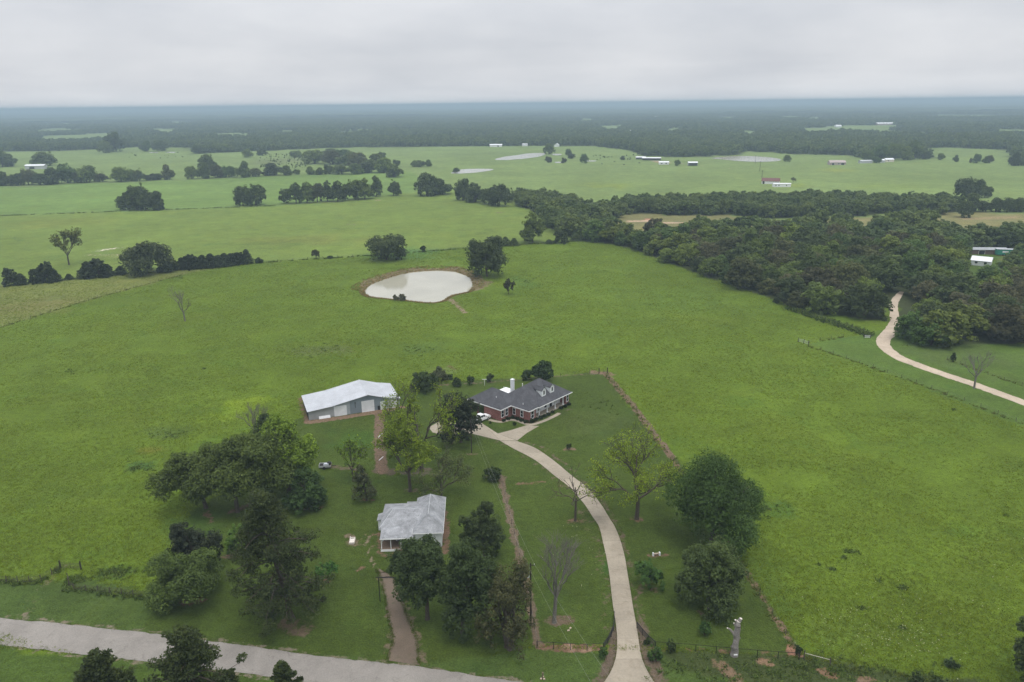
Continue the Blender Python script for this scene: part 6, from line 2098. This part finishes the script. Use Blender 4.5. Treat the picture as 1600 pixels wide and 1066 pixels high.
# rest of the right wood and its back row
rest = np.array(rest)
mids = [joined(*gen_dense(10, 10, .0, 400 + i, 0.75, 100, 22, (0, 0), 'dome', 0.42), M['far_leaf'], M['bark'], 'wood_tree') for i in range(5)]
scatter('woodland', 'closed dark wood behind the nearer trees at right', 'woodland', np.column_stack([rest[:, :2], np.zeros(len(rest))]), np.column_stack([rest[:, 2] / 10, rest[:, 2] / 10, rest[:, 3] / 10]), mids)

# low bushes dotting the meadow before the dense clump
mb_ = np.array([at(rng.uniform(405, 485), rng.uniform(241, 263))[:2] for _ in range(150)] + [at(rng.uniform(930, 1000), rng.uniform(243, 251))[:2] for _ in range(25)] + [at(rng.uniform(200, 300), rng.uniform(239, 248))[:2] for _ in range(14)])
sc_ = rng.uniform(0.08, 0.24, len(mb_))
scatter('meadow_bushes', 'scattered low bushes in the far meadow', 'bushes', np.column_stack([mb_, np.zeros(len(mb_))]), sc_, mids)

# the wooded plain to the horizon
fars = [joined(*gen_dense(11, 11, .0, 420 + i, 1.8, 34, 9, (0, 0), 'dome', 0.4), M['far_leaf'], M['bark'], 'far_tree_model') for i in range(6)]
pts = []
rad = 1150.0
while rad < 5600:
    nth = int(2 * 0.86 * rad / 11.0)
    th = np.linspace(-0.86, 0.86, nth) + rng.uniform(-.5, .5, nth) * 1.72 / nth
    rd = rad * (1 + rng.uniform(-0.006, 0.006, nth))
    pts.append(np.stack([rd * np.sin(th), rd * np.cos(th)], 1))
    rad *= 1.0115
pts = np.vstack(pts)
pts = pts[forest_mask(pts)]
h_ = 0.75 + 0.5 * vnoise(pts, 120.0, 8) + rng.uniform(-.12, .18, len(pts))
w_ = rng.uniform(0.95, 1.5, len(pts)) * (1 + 0.25 * np.clip((np.hypot(*pts.T) - 2000) / 3000, 0, 1))
scatter('distant_woodland', 'continuous wooded plain stretching away to the hazy horizon', 'woodland', np.column_stack([pts, np.zeros(len(pts))]), np.column_stack([w_, w_, h_]), fars)
# beyond five kilometres the canopy is one uneven sheet
nr, nt = 150, 700
rr_ = 5300 * (30500 / 5300) ** (np.linspace(0, 1, nr))
tt_ = np.linspace(-0.9, 0.9, nt)
RR, TT = np.meshgrid(rr_, tt_, indexing='ij')
CP = np.stack([(RR * np.sin(TT)).ravel(), (RR * np.cos(TT)).ravel()], 1)
zc = 5 + 9 * vnoise(CP, 60, 11) + 9 * vnoise(CP, 420, 12) + 9 * vnoise(CP, 2600, 13) * smooth(6000, 20000, RR.ravel())
zc -= 16 * (vnoise(CP * np.array([0.5, 1.0]), 900, 14) > 0.74)
i = (np.arange(nt - 1)[None] + nt * np.arange(nr - 1)[:, None]).ravel()
Fq = np.stack([i, i + nt, i + nt + 1, i + 1], 1)


def mat_canopy():
    t = NT('far canopy')
    p_ = t.pos()
    c = t.mix(t.mrange(t.noise(0.02, 4, p_, 0.7), 0.35, 0.65), (0.036, 0.056, 0.022), (0.064, 0.088, 0.033))  # colours darkened for the crown self-shade that this sheet lacks
    c = t.mix(t.mrange(t.noise(0.0016, 5, p_, 0.6), 0.60, 0.66, 0, 0.9), c, (0.12, 0.16, 0.06))
    return t.done(t.pbr(c, 0.95, 0, 0.05))


tag(link('horizon_woodland', np_mesh('horizon_woodland', np.column_stack([CP, zc]), Fq, [mat_canopy()], None, True)), 'bluish woodland at the horizon', 'woodland', kind='stuff')


# ---------------------------------------------------------------- grass, weeds, reeds and flowers
def tuft(name, n, h, spread, seed, mat, w=0.05, lean=0.5):
    r = np.random.default_rng(seed)
    V, Fq, T = [], [], []
    for k in range(n):
        b = np.array([*(r.normal(size=2) * spread * 0.4), 0])
        d = np.array([*(r.normal(size=2) * lean), 1.0])
        d /= np.linalg.norm(d)
        L = h * r.uniform(0.6, 1.25)
        s = np.cross(d, unit(1, r)[0])
        s = s / np.linalg.norm(s) * w * r.uniform(.7, 1.4)
        tip = b + d * L + np.array([d[0], d[1], -0.3]) * L * 0.25
        k0 = len(V)
        V += [b - s, b + s, tip + s * .25, tip - s * .25]
        Fq.append((k0, k0 + 1, k0 + 2, k0 + 3))
        T += [r.random()] * 4
    me = np_mesh(name, V, Fq, [mat], dict(tint=('FLOAT', np.array(T))))
    return me


def mat_blades(name, c0, c1):
    return mat_leaf(name, (c0, c1))


M['blade_pasture'] = mat_blades('pasture blades', (0.104, 0.164, 0.015), (0.136, 0.186, 0.021))
M['blade_lawn'] = mat_blades('yard blades', (0.055, 0.090, 0.014), (0.080, 0.105, 0.018))
M['weed'] = mat_blades('weed leaves', (0.062, 0.108, 0.028), (0.085, 0.125, 0.038))
M['dry'] = mat_blades('dry stems', (0.16, 0.12, 0.065), (0.24, 0.19, 0.10))
M['fence_weed'] = mat_blades('fence weeds', (0.075, 0.110, 0.026), (0.105, 0.125, 0.040))

zones_out = [LAWN, VERGE, SOUTH, RIGHT_YARD]
n = 330000
yy = 82 + (470 - 82) * rng.random(n) ** 1.25
xx = (rng.random(n) * 2 - 1) * 0.95 * yy
P = np.stack([xx, yy], 1)
ye = np.interp(P[:, 0], *(lambda f: f[np.argsort(f[:, 0])].T)(atl([(-400, 470), (0, 447), (400, 410), (590, 399), (760, 385), (905, 375), (985, 388), (1085, 425), (1200, 463), (1350, 518), (1600, 660), (1900, 800)])))
ok = P[:, 1] < ye - 1
for z in zones_out:
    ok &= ~inside(P, z)
ok &= ~inside(P, pond_s) & (dist_line(P, pond_s, True) > 3)
ok &= (vnoise(P, 14, 21) + 0.35 * rng.random(n)) > 0.42
P = P[ok]
scatter('pasture_grass', 'rough pasture grass', 'grass', np.column_stack([P, ground_z(P)]), 0.55 + 0.55 * rng.random(len(P)) * vnoise(P, 9, 22) + 0.0008 * P[:, 1], [tuft('tuft', 7, 0.24, 0.5, 500 + i, M['blade_pasture'], 0.05, 0.9) for i in range(4)])
n = 60000
P = rng.uniform((-110, 82), (110, 205), (n, 2))
ok = (inside(P, LAWN) | inside(P, VERGE) | inside(P, SOUTH) | inside(P, BANK))
for L_, R_ in ((top_e, bot_e), (dl, dr), (gl, gr), (tl, tr_)):
    ok &= ~inside(P, np.vstack([L_, R_[::-1]]))
for poly in ([(670, 655), (757, 655), (800, 680), (842, 666), (830, 700), (780, 690), (676, 680)],):
    ok &= ~inside(P, atl(poly))
for root_, (x0, x1, y0, y1) in ((house, (-8, 19, -1.5, 19)), (farm, (-2.2, 11.2, -1.3, 14)), (barn, (-0.8, 25.3, -0.9, 13))):
    c, s_ = math.cos(-root_.rotation_euler[2]), math.sin(-root_.rotation_euler[2])
    q = P - np.array(root_.location[:2])
    lx, ly = c * q[:, 0] - s_ * q[:, 1], s_ * q[:, 0] + c * q[:, 1]
    ok &= ~((lx > x0) & (lx < x1) & (ly > y0) & (ly < y1))
P = P[ok & (vnoise(P, 6, 31) + 0.4 * rng.random(n) > 0.45)]
Pe = []
for E_ in (dl, dr, tl, tr_, top_e, bot_e):
    sel = rng.integers(0, len(E_) - 1, 900)
    tt = rng.random(900)[:, None]
    Pe.append(E_[sel] + (E_[sel + 1] - E_[sel]) * tt + rng.normal(size=(900, 2)) * 0.16)
P = np.vstack([P] + Pe)
scatter('yard_grass', 'short yard grass', 'grass', np.column_stack([P, np.zeros(len(P))]), 0.25 + 0.4 * rng.random(len(P)), [tuft('yard_tuft', 7, 0.2, 0.5, 520 + i, M['blade_lawn'], 0.05, 0.9) for i in range(4)])


def along(lines, per_m, width):
    out = []
    for pts_ in lines:
        w = atl(pts_)
        for a, b in zip(w[:-1], w[1:]):
            L_ = np.linalg.norm(b - a)
            k = int(L_ * per_m)
            t = rng.random(k)[:, None]
            out.append(a + (b - a) * t + rng.normal(size=(k, 2)) * width)
    return np.vstack(out)


P = along([[(-60, 530), (0, 512), (150, 466), (285, 430)], [(1263, 541), (1330, 563), (1450, 606), (1600, 664)], [(1263, 536), (1318, 527)], [(1480, 562), (1600, 604)], [(945, 584), (1050, 716), (1165, 896), (1250, 1027)], [(1250, 1030), (1340, 1046), (1500, 1070)]], 1.7, 0.35)
scatter('fence_weeds', 'weeds grown up along the fences', 'weeds', np.column_stack([P, np.zeros(len(P))]), 0.45 + 0.75 * rng.random(len(P)), [tuft('fence_weed', 12, 0.5, 0.6, 540 + i, M['fence_weed'], 0.07, 0.6) for i in range(3)])
P = along([[(0, 448), (250, 424), (400, 411), (590, 399), (760, 386), (905, 377)], [(-40, 339), (180, 331), (430, 322)]], 0.9, 0.7)
Pl = along([[(-40, 907), (0, 910), (60, 911), (95, 888)], [(107, 905), (108, 921), (245, 937)]], 4.0, 0.3)
Pv = along([[(1232, 482), (1252, 489), (1290, 502), (1330, 514), (1357, 524)]], 3.0, 0.6)
P = np.vstack([P, Pl, Pv])
big = np.concatenate([0.8 + 1.0 * rng.random(len(P) - len(Pv) - len(Pl)), 0.5 + 0.7 * rng.random(len(Pl)), 1.6 + 1.6 * rng.random(len(Pv))])
scatter('hedge_weeds', 'dark weeds and vines along the pasture hedge lines', 'weeds', np.column_stack([P, ground_z(P)]), big, [tuft('hedge_weed', 16, 0.55, 0.8, 560 + i, M['weed'], 0.12, 0.7) for i in range(3)])
# reeds and dry stems on the pond bank
k = 2600
sel = rng.integers(0, len(pond_s), k)
t = rng.random(k)[:, None]
b0, b1 = pond_s[sel], pond_s[(sel + 1) % len(pond_s)]
base = b0 + (b1 - b0) * t
outw = base - pond_s.mean(0)
outw /= np.linalg.norm(outw, axis=1)[:, None]
P = base + outw * (rng.random(k)[:, None] ** 1.2) * np.where(base[:, 1:2] > 335, 6.5, 2.6)
scatter('bank_reeds', 'dry reeds and stems on the pond bank', 'reeds', np.column_stack([P, ground_z(P)]), 0.5 + 0.7 * rng.random(k), [tuft('reed', 12, 0.55, 0.5, 580 + i, M['dry'], 0.05, 0.5) for i in range(2)] + [tuft('reed_green', 10, 0.45, 0.5, 584, M['fence_weed'], 0.06, 0.6)])
# weed clumps in the pastures
cl_ = [(1331, 862, 10, 16), (1318, 872, 4, 5), (1280, 882, 4, 5), (1299, 890, 3, 5), (1408, 918, 6, 8), (1375, 907, 3, 3), (1347, 950, 4, 6), (1411, 981, 5, 6), (214, 730, 26, 34), (180, 893, 34, 60), (120, 905, 18, 26), (265, 678, 30, 22), (500, 548, 50, 26), (662, 545, 40, 22), (820, 438, 22, 26), (1200, 795, 30, 26), (110, 580, 12, 10), (320, 577, 5, 5), (935, 635, 50, 14), (640, 394, 60, 40), (1024, 475, 16, 8), (1415, 540, 8, 4), (280, 433, 14, 14), (1150, 1055, 90, 70), (1250, 1045, 60, 50), (1330, 1052, 70, 50), (1440, 1062, 70, 30), (1060, 1045, 30, 20), (1490, 640, 4, 4), (1570, 805, 5, 4), (230, 400, 60, 10)]
pp, ss = [], []
for cx, cy_, rx, nn in cl_:
    for _ in range(nn):
        q = at(cx + rng.normal() * rx * 0.5, cy_ + rng.normal() * rx * 0.16)
        pp.append((q[0], q[1]))
        ss.append(rng.uniform(0.35, 0.85))
pp = np.array(pp)
scatter('weed_clumps', 'dark broad leaved weed clumps in the pastures', 'weeds', np.column_stack([pp, ground_z(pp)]), np.array(ss), [tuft('weed', 22, 0.5, 0.9, 600 + i, M['weed'], 0.11, 1.0) for i in range(3)])
# white flower heads
fl = NT('pale flower heads')
M['flower'] = fl.done(fl.pbr((0.42, 0.42, 0.26), 0.8))
fm = np_mesh('flower', [(-.09, -.09, .3), (.09, -.09, .3), (.09, .09, .3), (-.09, .09, .3), (-.01, -.01, 0), (.01, .01, 0), (.01, .01, .3), (-.01, -.01, .3), (0, 0, .35)], [(0, 1, 8, 8), (1, 2, 8, 8), (2, 3, 8, 8), (3, 0, 8, 8), (4, 5, 6, 7)], [M['flower']]) if False else MB().poly([(-.07, -.07, .28), (.07, -.07, .28), (.07, .07, .28), (-.07, .07, .28)]).poly([(-.01, 0, 0), (.01, 0, 0), (.01, 0, .28), (-.01, 0, .28)]).mesh('flower', M['flower'])
fp = []
for cx, cy_, sx, sy, nn in ((1400, 1005, 110, 40, 120), (1330, 960, 120, 60, 70), (1480, 940, 120, 80, 50), (1560, 880, 60, 40, 30), (520, 546, 40, 6, 40), (480, 545, 20, 4, 12), (40, 900, 60, 30, 14), (640, 470, 20, 10, 0), (1010, 500, 200, 60, 40), (300, 640, 200, 80, 40), (900, 860, 60, 60, 30), (700, 640, 0, 0, 0)):
    for _ in range(nn):
        q = at(cx + rng.normal() * sx * 0.5, cy_ + rng.normal() * sy * 0.5)
        fp.append((q[0], q[1], 0))
scatter('wild_flowers', 'scattered pale flower heads in the pasture', 'flowers', np.array(fp), rng.uniform(0.4, 0.9, len(fp)), [fm])

# foundation planting round the brick house
hm = Matrix.Rotation(RAD(48.5), 4, 'Z')
for k, (u, v, w, lab) in enumerate(((-3.4, 5.9, 1.0, 'before the garage corner'), (-1.9, 5.8, 1.3, 'under the garage windows'), (-0.5, 5.3, 1.2, 'in the nook of the garage wing'), (-0.35, 3.9, 1.3, 'by the side windows'), (-0.35, 2.3, 1.3, 'along the side wall'), (-0.3, 0.7, 1.4, 'at the front corner'), (0.9, -0.35, 1.5, 'under the front window'), (2.5, -0.35, 1.3, 'left of the porch'), (4.2, -0.45, 1.3, 'at the first porch column'), (5.9, -0.45, 1.2, 'between the first and second column'), (7.5, -0.45, 1.2, 'left of the second column'), (9.4, -0.45, 1.1, 'right of the second column'), (13.2, -0.35, 1.1, 'left of the last column'), (14.8, -0.35, 1.2, 'at the last column'), (16.6, -0.35, 1.2, 'at the right end of the front'))):
    q = hm @ Vector((u, v, 0)) + Vector((HC[0], HC[1], 0))
    hh = w * 0.72
    d = gen_dense(hh, w, .02, 700 + k, 0.28, 16, 16, (0, 0), 'round', 0.2, 1)
    plant('foundation_shrub', 'low dark shrub of the brick house planting, ' + lab, 'shrub', q, to_meshes(d), (0.026, 0.042, 0.018), group='foundation planting')
for px, py, w, lab in ((803.5, 665, 1.0, 'dark small shrub on the island lawn beside the front walk'), (766, 662, 0.5, 'tiny shrub at the left of the island lawn')):
    q = at(px, py)
    plant('island_shrub', lab, 'shrub', q, to_meshes(gen_dense(w * 1.1, w, .02, 730, 0.26, 14, 14, (0, 0), 'round', 0.2, 1)), (0.032, 0.055, 0.022))

# ================================================================== haze
hz = MB().box(-33000, 33000, -3300, 32500, -4.0, 90.0)
ht = NT('haze')
pv = ht.node('ShaderNodeVolumePrincipled')
pv.inputs['Color'].default_value = (0.49, 0.64, 0.73, 1)
pv.inputs['Density'].default_value = 0.00026
pv.inputs['Anisotropy'].default_value = 0.0
ht.l.new(pv.outputs[0], ht.out.inputs['Volume'])
tag(hz.build('haze', ht.m), 'pale bluish haze', 'haze', kind='stuff')
